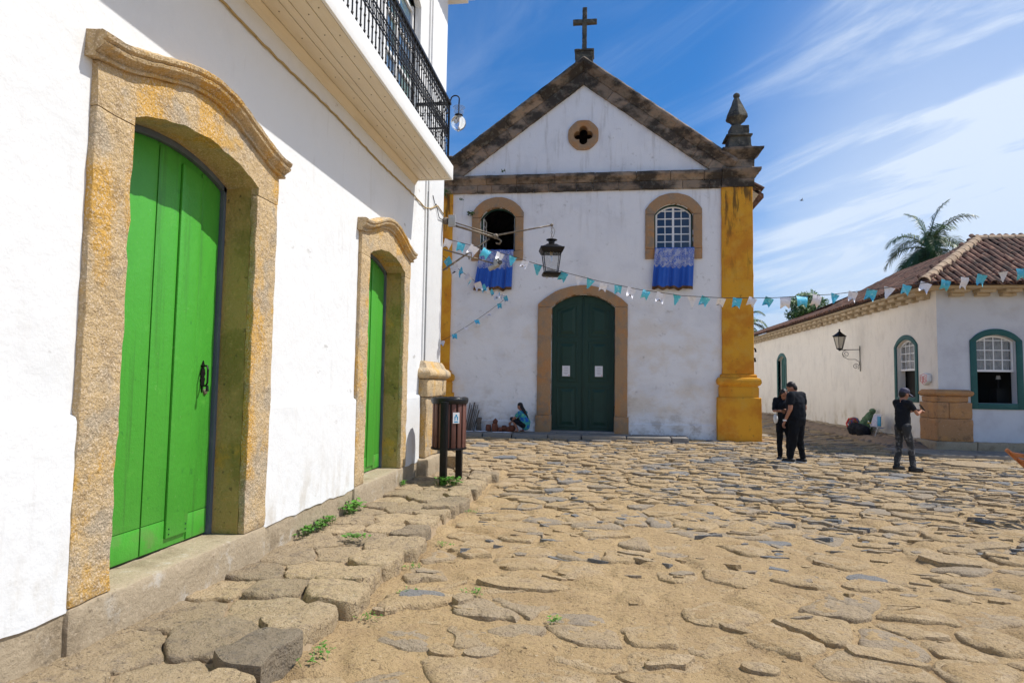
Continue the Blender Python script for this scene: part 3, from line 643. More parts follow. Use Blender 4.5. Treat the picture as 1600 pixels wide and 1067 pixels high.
# doors
for di, (a, b, oa, ob) in enumerate(doors):
    F = G(); LW.box(F, oa-.0, ob+.0, -.05, .385, -.42, .055)
    fr = F.build('door_surround', 'plinth', B, bevel=.02, cut=.12, rough=.011)      # sill stone
    fr['label'] = 'worn granite sill and ochre stone surround'
    for (p, q) in ((oa, a+.005), (b-.005, ob)):
        g = G(); LW.box(g, p, q, .387, 3.30, -.02, .045); g.build('jamb', 'sandstone', fr, bevel=.012, cut=.09, rough=.011)
        g = G(); r0, r1 = (a-.04, a+.004) if p == oa else (b-.004, b+.04)
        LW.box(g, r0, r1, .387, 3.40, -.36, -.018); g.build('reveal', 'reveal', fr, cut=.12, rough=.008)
    c = (oa+ob)/2; hw = (ob-oa)/2+.06
    capz = lambda u, c=c, hw=hw: 3.575+.25*(.5+.5*cos(pi*max(-1, min(1, (u-c)/hw))))
    ar = arch(a, b, 3.36, .16)
    lo = lambda u, ar=ar, a=a, b=b: ar(u) if a < u < b else 3.302
    n = 44; rs = []
    us = [oa, (oa+a)/2, a-.001]+[a+.001+(b-a-.002)*k/n for k in range(n+1)]+[b+.001, (ob+b)/2, ob]
    g = G()
    for u in us: rs.append([LW.P(u, -.02, lo(u)), LW.P(u, .045, lo(u)), LW.P(u, .045, capz(u)), LW.P(u, -.02, capz(u))])
    g.rings(rs); g.build('lintel', 'sandstone', fr, cut=.14, rough=.010)
    g = G(); rs = []
    for k in range(21):
        u = a+(b-a)*k/20; rs.append([LW.P(u, -.36, ar(u)-.002), LW.P(u, -.018, ar(u)-.002), LW.P(u, -.018, ar(u)+.05), LW.P(u, -.36, ar(u)+.05)])
    g.rings(rs); g.build('soffit', 'sandstone', fr, cut=.14, rough=.006)
    prof = [(-.02, 0), (.07, 0), (.075, .018), (.062, .03), (.085, .05), (.118, .066), (.125, .085), (.112, .095), (.135, .11), (.14, .135), (.11, .155), (-.02, .165)]
    g = G(); LW.mould(g, oa-.065, ob+.065, lambda u: capz(u)+.002, prof, 60)
    g.build('moulding', 'sandstone', fr, cut=.15, rough=.008)
    # frame edge + leaves
    g = G(); LW.box(g, b-.045, b-.006, .39, 3.38, -.34, -.25); LW.band(g, a+.01, b-.01, lambda u, ar=ar: ar(u)-.05, lambda u, ar=ar: ar(u)-.004, -.34, -.25, 20)
    LW.box(g, a+.006, a+.03, .39, 3.38, -.34, -.25)
    g.build('door_frame', 'greend', B)
    mid = a+(b-a)*(.44 if di == 0 else .42); D0 = -.33; D1 = -.285
    tz = lambda u, ar=ar: ar(u)-.052
    for li, (p, q) in enumerate(((a+.032, mid-.004), (mid+.004, b-.055))):
        g = G(); LW.band(g, p, q, const(.40), tz, D0, D1, 10); lf = g.build('door_leaf', 'green', B, bevel=.003)
        w = q-p
        if li == 0: rp, rq = p+.012, p+w*.52
        else: rp, rq = p+w*.33, p+w*.66
        g = G(); LW.band(g, rp, rq, const(.47), lambda u: tz(u)-.07 if True else 0, D1+.001, D1+.026, 6); g.build('board', 'green', lf, bevel=.008)
        # narrow plank joints and kick rail
        for (x0, x1) in (((rq+.006, q-.003),) if li == 0 else ((p+.003, rp-.006), (rq+.006, q-.003))):
            g = G(); LW.band(g, x0, x1, const(.615), lambda u: tz(u)-.02, D1+.001, D1+.010, 6); g.build('plank', 'green', lf, bevel=.003)
            g = G(); LW.box(g, x0, x1, .408, .609, D1+.001, D1+.011); g.build('kick_rail', 'green', lf, bevel=.003)
        if li == 0 or di == 0:
            g = G()
            for zz_ in (.50, .54): 
                for uu in (rp+.03, rq-.03): g.ball(LW.P(uu, D1+.028, zz_), .006, 6, 4)
            g.build('nail', 'darkgreen', lf)
    if di == 0:     # wrought-iron latch
        u0 = b-.20; lt = G(); d = D1+.012
        pl = [(0, .135), (.018, .10), (.03, .095), (.014, .075), (.028, .05), (.034, .02), (.02, 0), (.034, -.02), (.024, -.05), (.03, -.07), (.012, -.085), (0, -.135), (-.012, -.085), (-.03, -.07), (-.024, -.05), (-.034, -.02), (-.02, 0), (-.034, .02), (-.028, .05), (-.014, .075), (-.03, .095), (-.018, .10)]
        lt.rings([[LW.P(u0+x*.9, d+e, 1.71+z) for x, z in pl] for e in (0, .008)])
        lt.tube([LW.P(u0-.015, d+.006, 1.80), LW.P(u0-.03, d+.06, 1.80), LW.P(u0-.04, d+.075, 1.77), LW.P(u0-.04, d+.075, 1.66), LW.P(u0-.03, d+.055, 1.635), LW.P(u0-.015, d+.006, 1.635)], .008, 8)
        lt.tube([LW.P(u0-.04, d+.075, 1.64), LW.P(u0-.045, d+.08, 1.59)], [.009, .014], 8)
        lf_ = lt.build('handle', 'iron', lf, smooth=False)
        g = G(); g.tube([LW.P(u0+.045, d-.004, 1.585), LW.P(u0+.045, d+.012, 1.585)], [.026, .022], 14); g.build('keyhole', 'rust', lf, bevel=.003)
# upper windows behind the railing
for (a, b) in upper:
    ar = arch(a, b, 7.9, .2)
    g = G(); LW.box(g, a-.2, a-.01, 5.22, 7.9, -.01, .04); LW.box(g, b+.01, b+.2, 5.22, 7.9, -.01, .04)
    LW.band(g, a-.2, b+.2, lambda u: ar(min(max(u, a), b))+.005 if a < u < b else 7.902, lambda u: ar(min(max(u, a), b))+.2, -.01, .04, 40)
    w = g.build('balcony_window', 'whitetrim', B)
    g = G(); m_ = (a+b)/2
    for u in (a+.04, m_-.02, m_+.02, b-.04): LW.box(g, u-.035, u+.035, 5.22, 7.88, -.14, -.08)
    for z in (5.3, 5.95, 6.55, 7.15, 7.8): LW.box(g, a+.01, b-.01, z-.025, z+.025, -.145, -.085)
    g.build('sash', 'whitetrim', w)
    g = G(); LW.band(g, a+.01, b-.01, const(5.22), lambda u: ar(u)-.01, -.13, -.115, 8); g.build('pane', 'glassreflect', w)
# corner pilaster
g = G(); LW.box(g, 10.68, 11.72, 2.05, 9.3, -.3, .055); g.build('pilaster', 'white', B, bevel=.01)
g = G(); LW.box(g, 10.60, 10.66, 2.05, 9.3, -.02, .028); g.build('pilaster_edge', 'white', B)
def stoneblock(parent, pl, u0, u1, z0, z1, d0, d1, m, bev=.02, r=.012, cut=.12, name='stone_block'):
    g = G(); pl.box(g, u0, u1, z0, z1, d0, d1); return g.build(name, m, parent, bevel=bev, cut=cut, rough=r)
pb = stoneblock(B, LW, 10.50, 11.80, 1.44, 1.74, -.35, .165, 'sandstone', .025, name='pilaster_base')
g = G(); g.rings([[(-3.3, 10.64-d, 1.745+z), (-3+d, 10.64-d, 1.745+z), (-3+d, 11.72+d, 1.745+z), (-3.3, 11.72+d, 1.745+z)] for d, z in ((.15, 0), (.185, .02), (.215, .055), (.22, .09), (.21, .13), (.18, .165), (.14, .18), (.125, .20), (.11, .24), (.085, .28), (.07, .303))])
g.build('moulding', 'sandstone', pb, cut=.15, rough=.006)
stoneblock(pb, LW, 10.53, 11.77, .42, 1.437, -.35, .13, 'sandstone', .02, .016)
stoneblock(pb, LW, 10.42, 11.86, .0, .415, -.35, .22, 'plinth', .03, .02)
g = G(); LW.box(g, 10.66, 10.68, 2.06, 5.0, .0, .05); g.build('conduit', 'metal', B)
# balcony
SL = G(); SL.box(-3.0, -2.405, -3.5, 9.98, 5.01, 5.16); slab = SL.build('balcony', 'whitetrim', B, bevel=.006)
g = G(); g.box(-2.403, -2.37, -3.5, 10.01, 4.975, 5.205); g.box(-3.0, -2.403, 9.982, 10.01, 4.975, 5.205); g.build('fascia', 'whitetrim', slab, bevel=.004)
for k, (x0, x1) in enumerate(((-2.93, -2.79), (-2.782, -2.70), (-2.692, -2.55), (-2.542, -2.415))):
    g = G(); g.box(x0, x1, -3.5, 9.97, 4.985, 5.008); g.build('soffit_board', 'soffit', slab, bevel=.003)
g = G(); g.rings([[(x, y, z) for x, z in ((-3, 4.9), (-2.985, 4.9), (-2.965, 4.94), (-2.935, 4.98), (-2.935, 5.0), (-3, 5.0))] for y in (-3.5, 9.97)]); g.build('crown_strip', 'soffit', slab)
g = G()
for k in range(24):
    y = 9.8-k*.42
    for x in (-2.86, -2.62, -2.48): g.ball((x+.01*rng.random(), y+.1*rng.random(), 4.983), .007, 6, 3)
g.build('screw_head', 'rust', slab)
# railing
rx = -2.44; ye = 9.93
g = G(); g.box(rx-.028, rx+.028, -3.5, ye+.03, 6.205, 6.245); g.box(-3, rx-.03, ye-.028, ye+.028, 6.205, 6.245)
g.box(rx-.012, rx+.012, -3.5, ye, 5.265, 5.285); g.box(-3, rx-.013, ye-.012, ye+.012, 5.265, 5.285); g.box(rx-.008, rx+.008, -3.5, ye, 6.12, 6.135)
g.box(rx-.008, rx+.008, -3.5, ye, 5.62, 5.632); g.box(rx-.008, rx+.008, -3.5, ye, 5.80, 5.812)
g.box(-3, rx-.01, ye-.01, ye+.01, 5.80, 5.83)
rail = g.build('railing', 'iron', B)
def baluster(x, y, ax):
    g = G(); g.tube([(x, y, 5.2), (x, y, 6.21)], .0085, 6)
    for z in (5.33, 5.5, 5.62, 5.81, 5.98): g.ball((x, y, z), (.016, .016, .02), 6, 4)
    for z in (5.715,):
        for s in (-1, 1):
            c = .032*s
            pts = [(0+c+.026*cos(t), .034*sin(t)) for t in [2*pi*k/9 for k in range(10)]]
            g.tube([(x, y+p, z+q*1.6) if ax else (x+p, y, z+q*1.6) for p, q in pts], .006, 5)
    z = 6.055
    for a_ in range(4):
        t = pi/4+a_*pi/2; g.tube([(x, y, z), (x, y+.045*cos(t), z+.05*sin(t)) if ax else (x+.045*cos(t), y, z+.05*sin(t))], [.009, .005], 5)
        g.ball((x, y+.05*cos(t), z+.055*sin(t)) if ax else (x+.05*cos(t), y, z+.055*sin(t)), .011, 5, 3)
    return g
b0 = baluster(rx, ye-.06, True).build('baluster', 'iron', rail)
base = b0.location.copy()
for k in range(1, 112):
    dup(b0, base+Vector((0, -k*.112, 0)), rail)
b1 = baluster(rx-.11, ye, False).build('baluster', 'iron', rail)
for k in range(1, 5): dup(b1, b1.location+Vector((-k*.11, 0, 0)), rail)
g = G(); g.tube([(rx, ye, 5.2), (rx, ye, 6.26)], .016, 8); g.ball((rx, ye, 6.27), .025, 8, 6); g.build('corner_post', 'iron', rail)
# eave with tiles
g = G(); g.box(-3.1, -2.62, -4, 12.05, 9.22, 9.34); g.box(-3.1, -2.5, -4, 12.15, 9.341, 9.42); g.box(-13.2, -3.1, -4, 12.15, 9.3, 9.42); g.build('eave', 'whitetrim', B)
def halftile(r0, r1, L_, n=6, th=.0):
    g = G()
    o = [(r0*cos(pi*k/n), 0, r0*sin(pi*k/n)) for k in range(n+1)]; i = [(r1*cos(pi*k/n), L_, r1*sin(pi*k/n)) for k in range(n+1)]
    o2 = [(x*.84, 0, z*.84) for x, _, z in o]; i2 = [(x*.84, L_, z*.84) for x, _, z in i]
    return g.rings([o+o2[::-1], i+i2[::-1]])
t0 = halftile(.085, .07, .46).build('roof_tile', 'tile'); t0.parent = B
t0.rotation_euler = (radians(20), 0, radians(90)); q0 = Vector((-2.42, 12.1, 9.44))-wloc(B); t0.location = q0
for k in range(1, 60): c = dup(t0, q0+Vector((0, -k*.19, 0)), B)
g = G(); g.add([(-2.45, 12.2, 9.43), (-2.45, -4, 9.43), (-8, -4, 11.4), (-8, 12.2, 11.4)], [(0, 1, 2, 3)]); g.add([(-13.5, 12.2, 9.43), (-13.5, -4, 9.43), (-8, -4, 11.4), (-8, 12.2, 11.4)], [(0, 1, 2, 3)])
g.build('roof', 'tile', B)
# cords
def cable(name, pts, r, m, label, cat, sag=0, group=None):
    g = G(); g.tube(pts, r, 6); o = g.build(name, m, B, smooth=True); return o
pts = []
for k in range(150):
    y = -2+12.6*k/149; pts.append((-2.985+.004*sin(k*1.7), y, 4.69+.012*sin(y*2.1)+.004*sin(k*2.2)))
pts += [(-2.93, 10.75, 4.72), (-2.93, 11.2, 4.9), (-2.93, 11.7, 4.86)]
cable('wall_cord', pts, .011, 'cord', 'thin ochre cord running along the white wall under the balcony', 'cord')
cable('service_cable', [(-2.94, 10.9, 5.0), (-2.92, 11.0, 4.85), (-2.93, 11.1, 4.9), (-2.92, 11.3, 4.7), (-2.93, 11.66, 4.74)], .008, 'string', 'short dark cable looped at the top of the corner pilaster below the balcony', 'cable')
# ================================================================ CHURCH
H = thing('church', 'white colonial chapel with ochre corner pilasters and a stone gable topped by a cross', 'church', (-.5, 20, .1))
cx = -.53; XL, XR = -5.67, 4.61
door = (-1.47, .50, const(.2), arch(-1.47, .50, 4.10, .40))
w1 = (-3.80, -2.66, const(5.87), arch(-3.80, -2.66, 6.98, .33)); w2 = (1.68, 2.86, const(5.87), arch(1.68, 2.86, 6.98, .33))
oc = (cx-.42, cx+.42, lambda u: 9.57-sqrt(max(.42**2-(u-cx)**2, 0)), lambda u: 9.57+sqrt(max(.42**2-(u-cx)**2, 0)))
gable = lambda u: 8.0 if not (XL < u < XR) else 12.1-.742*abs(u-cx)-.12
g = G(); CH.wall(g, XL, XR, -.1, gable, [door, w1, w2, oc], .35)
for x in (XL, XR): g.add([(x, 20, -.1), (x, 48, -.1), (x, 48, 8.1), (x, 20, 8.1)], [(0, 1, 2, 3)])
g.add([(XL, 48, -.1), (XR, 48, -.1), (XR, 48, 8.1), (cx, 48, 11.9), (XL, 48, 8.1)], [(0, 1, 2, 3, 4)])
g.build('wall', 'churchwhite', H)
g = G(); zr = 11.85
g.rings([[(cx-5.6, y, zr-.742*5.6), (cx, y, zr), (cx+5.6, y, zr-.742*5.6), (cx+5.6, y, zr-.742*5.6-.12), (cx, y, zr-.12), (cx-5.6, y, zr-.742*5.6-.12)] for y in (20.5, 48.2)])
g.build('roof', 'tile', H)
# base course right and left of the door
for a, b, z in ((.90, 3.56, .50), (-4.7, -1.93, .50)):
    g = G(); rs = []
    n = 24
    for i in range(n+1):
        u = a+(b-a)*i/n; t = z+.012*noise.noise(Vector((u*3, 0, 1))); rs.append([CH.P(u, 0, -.1), CH.P(u, .05, -.1), CH.P(u, .035, t), CH.P(u, 0, t+.02)])
    g.rings(rs); g.build('base_course', 'churchwhite', H)
# pilasters
for a, b in ((3.69, 4.61), (-5.67, -4.71)):
    pl = stoneblock(H, CH, a, b, 2.06, 7.76, -.35, .09, 'ochre', .02, .012, .25, 'pilaster')
    g = G(); rs = []
    prof = [(0, 1.36), (.165, 1.36), (.17, 1.66), (.145, 1.69), (.145, 1.71), (.2, 1.74), (.235, 1.80), (.235, 1.88), (.2, 1.945), (.13, 1.965), (.12, 2.0), (.13, 2.03), (.09, 2.062), (0, 2.062)]
    # mitred round three sides
    def ring(d, z): return [(a-d+.06, 20.4, z), (a-d+.06, 20-d, z), (b+d-.06, 20-d, z), (b+d-.06, 20.4, z)]
    g.rings([ring(max(d, .05), z) for d, z in prof]); g.build('base_moulding', 'ochre', pl, cut=.25, rough=.008)
    g = G(); g.rings([ring(.24, -.1), ring(.235, .2), ring(.225, 1.355), ring(.20, 1.37)]); g.build('pedestal', 'ochre', pl, bevel=.02, cut=.2, rough=.012)
# entablature string course: two rows of blocks
def course(u0, u1, zf, prof, m='cornice', lo=.45, hi=.95, name='cornice_stone', parent=None):
    u = u0
    while u < u1-.05:
        w = lo+(hi-lo)*rng.random(); e = min(u+w, u1)
        if u1-e < .3: e = u1
        g = G(); j = .012*(rng.random()-.5); zz0 = .008*(rng.random()-.5)
        g.rings([[CH.P(x, d+j if d > 0 else d, zf+z+zz0) for d, z in prof] for x in (u+.006, e-.006)])
        g.build(name, m, parent or H, bevel=.008, cut=.14, rough=.014); u = e
course(-4.72, 3.70, 7.76, [(-.05, 0), (.07, 0), (.075, .262), (-.05, .262)])
course(-4.72, 3.70, 8.03, [(-.05, 0), (.085, 0), (.10, .05), (.15, .10), (.20, .15), (.215, .17), (.215, .235), (.18, .28), (-.05, .30)], lo=.7, hi=1.5)
# stronger entablatures over both pilasters
for a, b in ((3.70, 4.62), (-5.68, -4.72)):
    def ring2(d, z): return [(a-.0, 20.45, z), (a-.0, 20-d, z), (b+d-.06, 20-d, z), (b+d-.06, 20.45, z)] if a > 0 else [(a-d+.06, 20.45, z), (a-d+.06, 20-d, z), (b, 20-d, z), (b, 20.45, z)]
    for pr_, in (([(.10, 7.765), (.105, 8.03)],), ([(.11, 8.032), (.13, 8.08), (.19, 8.14), (.25, 8.2), (.27, 8.25), (.27, 8.31), (.2, 8.34)],), ([(.10, 8.342), (.105, 8.62)],), ([(.12, 8.622), (.15, 8.68), (.22, 8.76), (.30, 8.82), (.33, 8.86), (.33, 8.93), (.25, 8.96)],)):
        g = G(); g.rings([ring2(d, z) for d, z in pr_]); g.build('cornice_stone', 'cornice', H, bevel=.006, cut=.14, rough=.016)
# raking cornice, block by block
def rake(sgn):
    ux = Vector((sgn, 0, -.742)).normalized(); up = Vector((.742*sgn, 0, 1)).normalized()
    apex = Vector((cx, 0, 11.21)); Lt = 5.35 if sgn > 0 else 5.6; 
    for row, (h0, h1, d1, lo, hi) in enumerate(((0, .34, .10, .5, .95), (.345, .68, .30, .9, 1.7))):
        s = 0
        while s < Lt-.05:
            e = min(s+lo+(hi-lo)*rng.random(), Lt)
            if Lt-e < .3: e = Lt
            g = G()
            if row: prof = [(-.3, h0), (.12, h0), (.14, h0+.05), (.2, h0+.11), (.25, h0+.17), (.30, h0+.2), (.30, h0+.28), (.24, h1), (-.3, h1)]
            else: prof = [(-.05, h0), (d1, h0), (d1, h1), (-.05, h1)]
            rs = []
            for q in (s+.005, e-.005):
                r = []
                for d, h in prof:
                    # vertical cut at the apex so the two slopes mitre
                    off = up*h+ux*q; 
                    if q < .02: off = Vector((0, 0, h/up.z)) + Vector((sgn*.004, 0, 0))
                    p = apex+off; r.append((p.x, 20-d, p.z))
                rs.append(r)
            g.rings(rs); g.build('raking_cornice_stone', 'cornice', H, bevel=.006, cut=.15, rough=.016); s = e
rake(1); rake(-1)
# oculus: stone ring with a quatrefoil opening
g = G(); n = 64; fr_, bk = [], []
def quat(t):
    best = 0
    for k in range(4):
        a_ = k*pi/2; cxx, cyy, r = .17*cos(a_), .17*sin(a_), .135
        b_ = cos(t)*cxx+sin(t)*cyy; disc = b_*b_-(cxx*cxx+cyy*cyy-r*r)
        if disc > 0: best = max(best, b_+sqrt(disc))
    return max(best, .175)
def octo(t): k = (t+pi/8) % (pi/4)-pi/8; return .50*(.55+.45/cos(k)*cos(pi/8))
rings_ = []
for k in range(n):
    t = 2*pi*k/n; ri, ro = quat(t), octo(t)
    rings_.append([CH.P(cx+ri*cos(t), -.3, 9.57+ri*sin(t)), CH.P(cx+ri*cos(t), .04, 9.57+ri*sin(t)), CH.P(cx+(ri*.45+ro*.55)*cos(t), .065, 9.57+(ri*.45+ro*.55)*sin(t)), CH.P(cx+ro*cos(t), .05, 9.57+ro*sin(t)), CH.P(cx+ro*cos(t), -.02, 9.57+ro*sin(t))])
rings_.append(rings_[0]); g.rings(rings_, False, False, False); g.build('oculus', 'churchframe', H, weld=True)
# framed openings
def church_frame(a, b, oa, ob, z0, zs, rise, ztop, zso, prt, sill=None):
    ar = arch(a, b, zs, rise); out = arch(oa, ob, zso, ztop-zso)
    f = G()
    lo = lambda u: ar(u) if a < u < b else zs-.001
    us = [oa, (oa+a)/2, a-.001]+[a+.001+(b-a-.002)*k/20 for k in range(21)]+[b+.001, (b+ob)/2, ob]
    f.rings([[CH.P(u, -.30, lo(u)), CH.P(u, prt, lo(u)), CH.P(u, prt, max(out(u), lo(u)+.03)), CH.P(u, -.02, max(out(u), lo(u)+.03))] for u in us])
    fo = f.build('stone_frame', 'churchframe', H, cut=.18, rough=.009)
    for p, q in ((oa, a), (b, ob)):
        g = G(); CH.box(g, p, q, z0, zs-.012, -.30, prt); g.build('jamb', 'churchframe', fo, bevel=.008, cut=.15, rough=.009)
    return fo, ar
fo, dar = church_frame(-1.47, .50, -1.90, .88, .72, 4.10, .40, 4.77, 4.17, .07)
for p, q in ((-1.94, -1.45), (.48, .92)):
    g = G(); CH.box(g, p, q, .1, .712, -.3, .09); g.build('foot_block', 'churchframe', fo, bevel=.012, cut=.15, rough=.01)
g = G(); CH.box(g, -1.46, .49, .1, .245, -.34, .12); g.build('threshold', 'slate', fo, bevel=.01)
for (a, b) in ((-3.80, -2.66), (1.68, 2.86)):
    f2, war = church_frame(a, b, a-.27, b+.26, 5.90, 6.98, .33, 7.63, 7.12, .06)
    for p, q in ((a-.27, a), (b, b+.26)):
        g = G(); CH.box(g, p, q, 5.58, 5.892, -.3, .068); g.build('corner_block', 'churchframe', f2, bevel=.008, cut=.15, rough=.01)
    g = G(); CH.box(g, a-.0, b+.0, 5.70, 5.868, -.3, .066); g.build('sill', 'churchframe', f2, bevel=.008)
    g = G(); CH.box(g, a+.002, a+.05, 5.87, 6.98, -.2, -.13); CH.box(g, b-.05, b-.002, 5.87, 6.98, -.2, -.13); CH.band(g, a+.003, b-.003, lambda u: war(u)-.055, lambda u: war(u)-.004, -.2, -.13, 14)
    wf = g.build('window', 'darkgreen', H)
    tzz = lambda u, war=war: war(u)-.06
    if a > 0:
        m_ = (a+b)/2; gg = G()
        for u, w_ in ((a+.075, .03), (a+.345, .013), (m_, .032), (b-.345, .013), (b-.075, .03)):
            CH.band(gg, u-w_, u+w_, const(5.875), lambda u: tzz(u)-.005, -.18, -.145, 2)
        for k in range(6):
            z = 5.9+k*.242; CH.band(gg, a+.05, b-.05, const(z-.016), const(z+.016), -.182, -.143, 2)
        CH.band(gg, a+.052, b-.052, lambda u: tzz(u)-.045, tzz, -.183, -.142, 14)
        gg.build('muntin', 'whitetrim', wf)
        xs_ = [a+.09, a+.345, m_, b-.345, b-.09]
        for c_ in range(4):
            for r_ in range(6):
                z0 = 5.9+r_*.242; g = G()
                CH.band(g, xs_[c_]+.012, xs_[c_+1]-.012, const(z0+.01), (lambda u, z0=z0: min(z0+.232, tzz(u)-.02)) if r_ == 5 else const(z0+.232), -.17, -.16, 3)
                g.build('pane', 'glass', wf)
    else:   # open casements folded inwards
        for s, u in ((1, a+.07), (-1, b-.055)):
            g = G(); L2 = .5
            for k in range(2):
                y0 = 20.2+(L2-.04)*k; g.box(u-.015, u+.015, y0, y0+.04, 5.88, 7.0)
            for z in (5.88, 6.1, 6.32, 6.54, 6.76, 6.98): g.box(u-.014, u+.014, 20.241, 20.2+L2-.041, z, z+.025)
            o = g.build('casement', 'whitetrim', wf)
            o.data.transform(Matrix.Translation((0, 0, 0)))
# big door leaves with three raised panels each
for s, (a, b) in enumerate(((-1.455, -.50), (-.47, .485))):
    g = G(); CH.band(g, a, b, const(.25), lambda u: dar(u)-.02, -.30, -.24, 10); lf = g.build('door_leaf', 'darkgreen', H)
    m0, m1 = (a+.20, b-.20) if s == 0 else (a+.2, b-.2)
    for (z0, z1, archy) in ((.38, 1.58, 0), (1.80, 3.0, 0), (3.22, 4.14, 1)):
        if archy:
            zt = lambda u: (dar(u)-.30)
        else: zt = const(z1)
        def fr(i): return lambda u: zt(u)-i
        for k, (ins, d0, d1) in enumerate(((-.06, -.24, -.222), (.0, -.24, -.232), (.055, -.24, -.215))):
            pass
        # outer moulding as four strips, then a bevelled field
        g = G(); q = .045
        CH.box(g, m0-q, m0, z0-q, z1 if not archy else zt(m0), -.2399, -.215); CH.box(g, m1, m1+q, z0-q, z1 if not archy else zt(m1), -.2399, -.215)
        CH.box(g, m0, m1, z0-q, z0, -.2399, -.216); CH.band(g, m0-q, m1+q, lambda u: zt(min(max(u, m0), m1)), lambda u: zt(min(max(u, m0), m1))+q, -.2399, -.2145, 10)
        g.build('panel_moulding', 'darkgreen', lf, bevel=.006)
        g = G(); rr = []
        for ins, d in ((.05, -.2399), (.055, -.232), (.14, -.205)):
            uu = [m0+ins+(m1-m0-2*ins)*k/8 for k in range(9)]
            rr.append([CH.P(u, d, z0+ins) for u in uu]+[CH.P(u, d, zt(u)-ins) for u in uu[::-1]])
        g.rings(rr); g.build('door_panel', 'darkgreen', lf)
g = G(); CH.box(g, -.515, -.455, .25, 4.44, -.2385, -.205); CH.box(g, -.497, -.473, .26, 4.43, -.2045, -.19); g.build('meeting_stile', 'darkgreen', H, bevel=.006)
# eave of the nave, seen past the right pilaster
for k in range(7):
    g = G(); y0 = 20.5
    g.box(4.62, 4.66+.052*k, y0, 47, 7.30+.075*k, 7.30+.075*k+.07); g.build('eave_course', 'eave', H)
t1 = halftile(.09, .075, .46).build('roof_tile', 'tile'); t1.parent = H; q0 = Vector((5.08, 20.6, 7.86))-wloc(H); t1.rotation_euler = (radians(32), 0, radians(90)); t1.location = q0
for k in range(1, 30): dup(t1, q0+Vector((0, k*.2, 0)), H)
# fixing on the side wall
g = G(); g.box(4.60, 4.66, 20.45, 20.55, 2.45, 3.05); g.tube([(4.63, 20.5, 2.9), (4.75, 20.4, 2.85), (4.77, 20.4, 2.75)], .03, 6); g.tube([(4.63, 20.5, 2.6), (4.74, 20.4, 2.55), (4.75, 20.4, 2.45)], .03, 6)
tag(g.build('wall_fixture', 'iron'), 'small black iron fixture on the side edge of the ochre pilaster', 'fixture')
# pinnacle
P0 = thing('pinnacle', 'dark stone pinnacle with ball tip above the right ochre pilaster', 'finial', (4.22, 20.1, 8.96))
g = G(); g.lathe([(.50, 8.955), (.47, 9.02), (.45, 9.2), (.44, 9.30)], 4.22, 20.1, 4, pi/4); g.build('base', 'darkstone', P0, bevel=.01, cut=.12, rough=.015)
g = G(); g.lathe([(.54, 9.302), (.54, 9.35), (.42, 9.37), (.42, 9.4)], 4.2, 20.1, 4, pi/4); g.build('cap_slab', 'darkstone', P0, bevel=.01, cut=.12, rough=.012)
g = G(); g.lathe([(.38, 9.4), (.37, 9.66)], 4.24, 20.1, 4, pi/4); g.build('block', 'darkstone', P0, bevel=.015, cut=.1, rough=.015)
g = G(); g.lathe([(.20, 9.662), (.14, 9.70), (.12, 9.76), (.2, 9.84), (.32, 9.93), (.345, 9.96), (.34, 10.0), (.27, 10.2), (.16, 10.42), (.09, 10.6), (.07, 10.62)], 4.19, 20.1, 6, pi/6); g.build('spire', 'darkstone', P0, bevel=.008, cut=.1, rough=.016)
g = G(); g.ball((4.19, 20.1, 10.69), (.105, .105, .09), 12, 8); g.build('ball', 'darkstone', P0, smooth=True, rough=.01)
# cross
P1 = thing('cross', 'tall weathered stone cross standing on the peak of the church gable', 'cross', (cx, 20.1, 12.0))
g = G(); g.box(cx-.27, cx+.29, 19.85, 20.4, 11.9, 12.26); g.box(cx-.30, cx+.32, 19.82, 20.43, 12.261, 12.33); g.build('pedestal', 'darkstone', P1, bevel=.012, cut=.12, rough=.012)
g = G(); g.box(cx-.065, cx+.085, 20.0, 20.14, 12.331, 13.80); g.build('upright', 'darkstone', P1, bevel=.01, cut=.1, rough=.012)
g = G(); g.box(cx-.36, cx+.40, 19.99, 20.15, 13.27, 13.40); g.build('crossbar', 'darkstone', P1, bevel=.01, cut=.1, rough=.01)
# cloths hanging from the window sills
def drape(u0, u1, w0, w1, label, seed):
    t = thing('window_drape', label, 'drape', ((u0+u1)/2, 19.9, 5.9), 'blue cloths hung from the church windows'); r = random.Random(seed)
    ph = [r.random()*6 for _ in range(6)]; n, m_ = 60, 16
    def fold(s, v): 
        return (.5+.5*v)*(.020*sin(s*21+ph[0])+.022*sin(s*34+ph[1])*v+.012*sin(s*52+ph[2])+.02*sin(s*9+ph[3]))
    def pt(s, v, off=0):
        a, b = u0+(w0-u0)*v, u1+(w1-u1)*v; d = .10+.06*v**.6+1.7*fold(s, v)+off
        z = 5.915-1.30*v+(.02*sin(s*17+ph[4])+.015*sin(s*31+ph[5]))*v
        return CH.P(a+(b-a)*s, d, z)
    def sheet(v0, v1, off, lowf=None, nn=n, mm=m_):
        g = G(); rs = []
        for j in range(mm+1):
            row = []
            for i in range(nn+1):
                s = i/nn; ve = v1+(lowf(s) if lowf else 0); row.append(pt(s, v0+(ve-v0)*j/mm, off))
            rs.append(row)
        g.rings(rs, False, False, False); return g
    g = sheet(0, .93, 0); g.rings([[CH.P(u0+(u1-u0)*i/20, d, z) for i in range(21)] for d, z in ((-.12, 5.885), (.03, 5.9), (.085, 5.915))], False, False, False)
    c = g.build('cloth', 'blue', t, smooth=True)
    g = sheet(.925, 1.0, .002); g.build('fringe', 'fringe', t, smooth=True)
    g = sheet(.02, .40, .012, lambda s: .05*abs(sin(s*pi*7))+.10*(.5-abs(s-.5))*1.2, 90, 10); g.build('lace', 'lace', t, smooth=True)
    return t
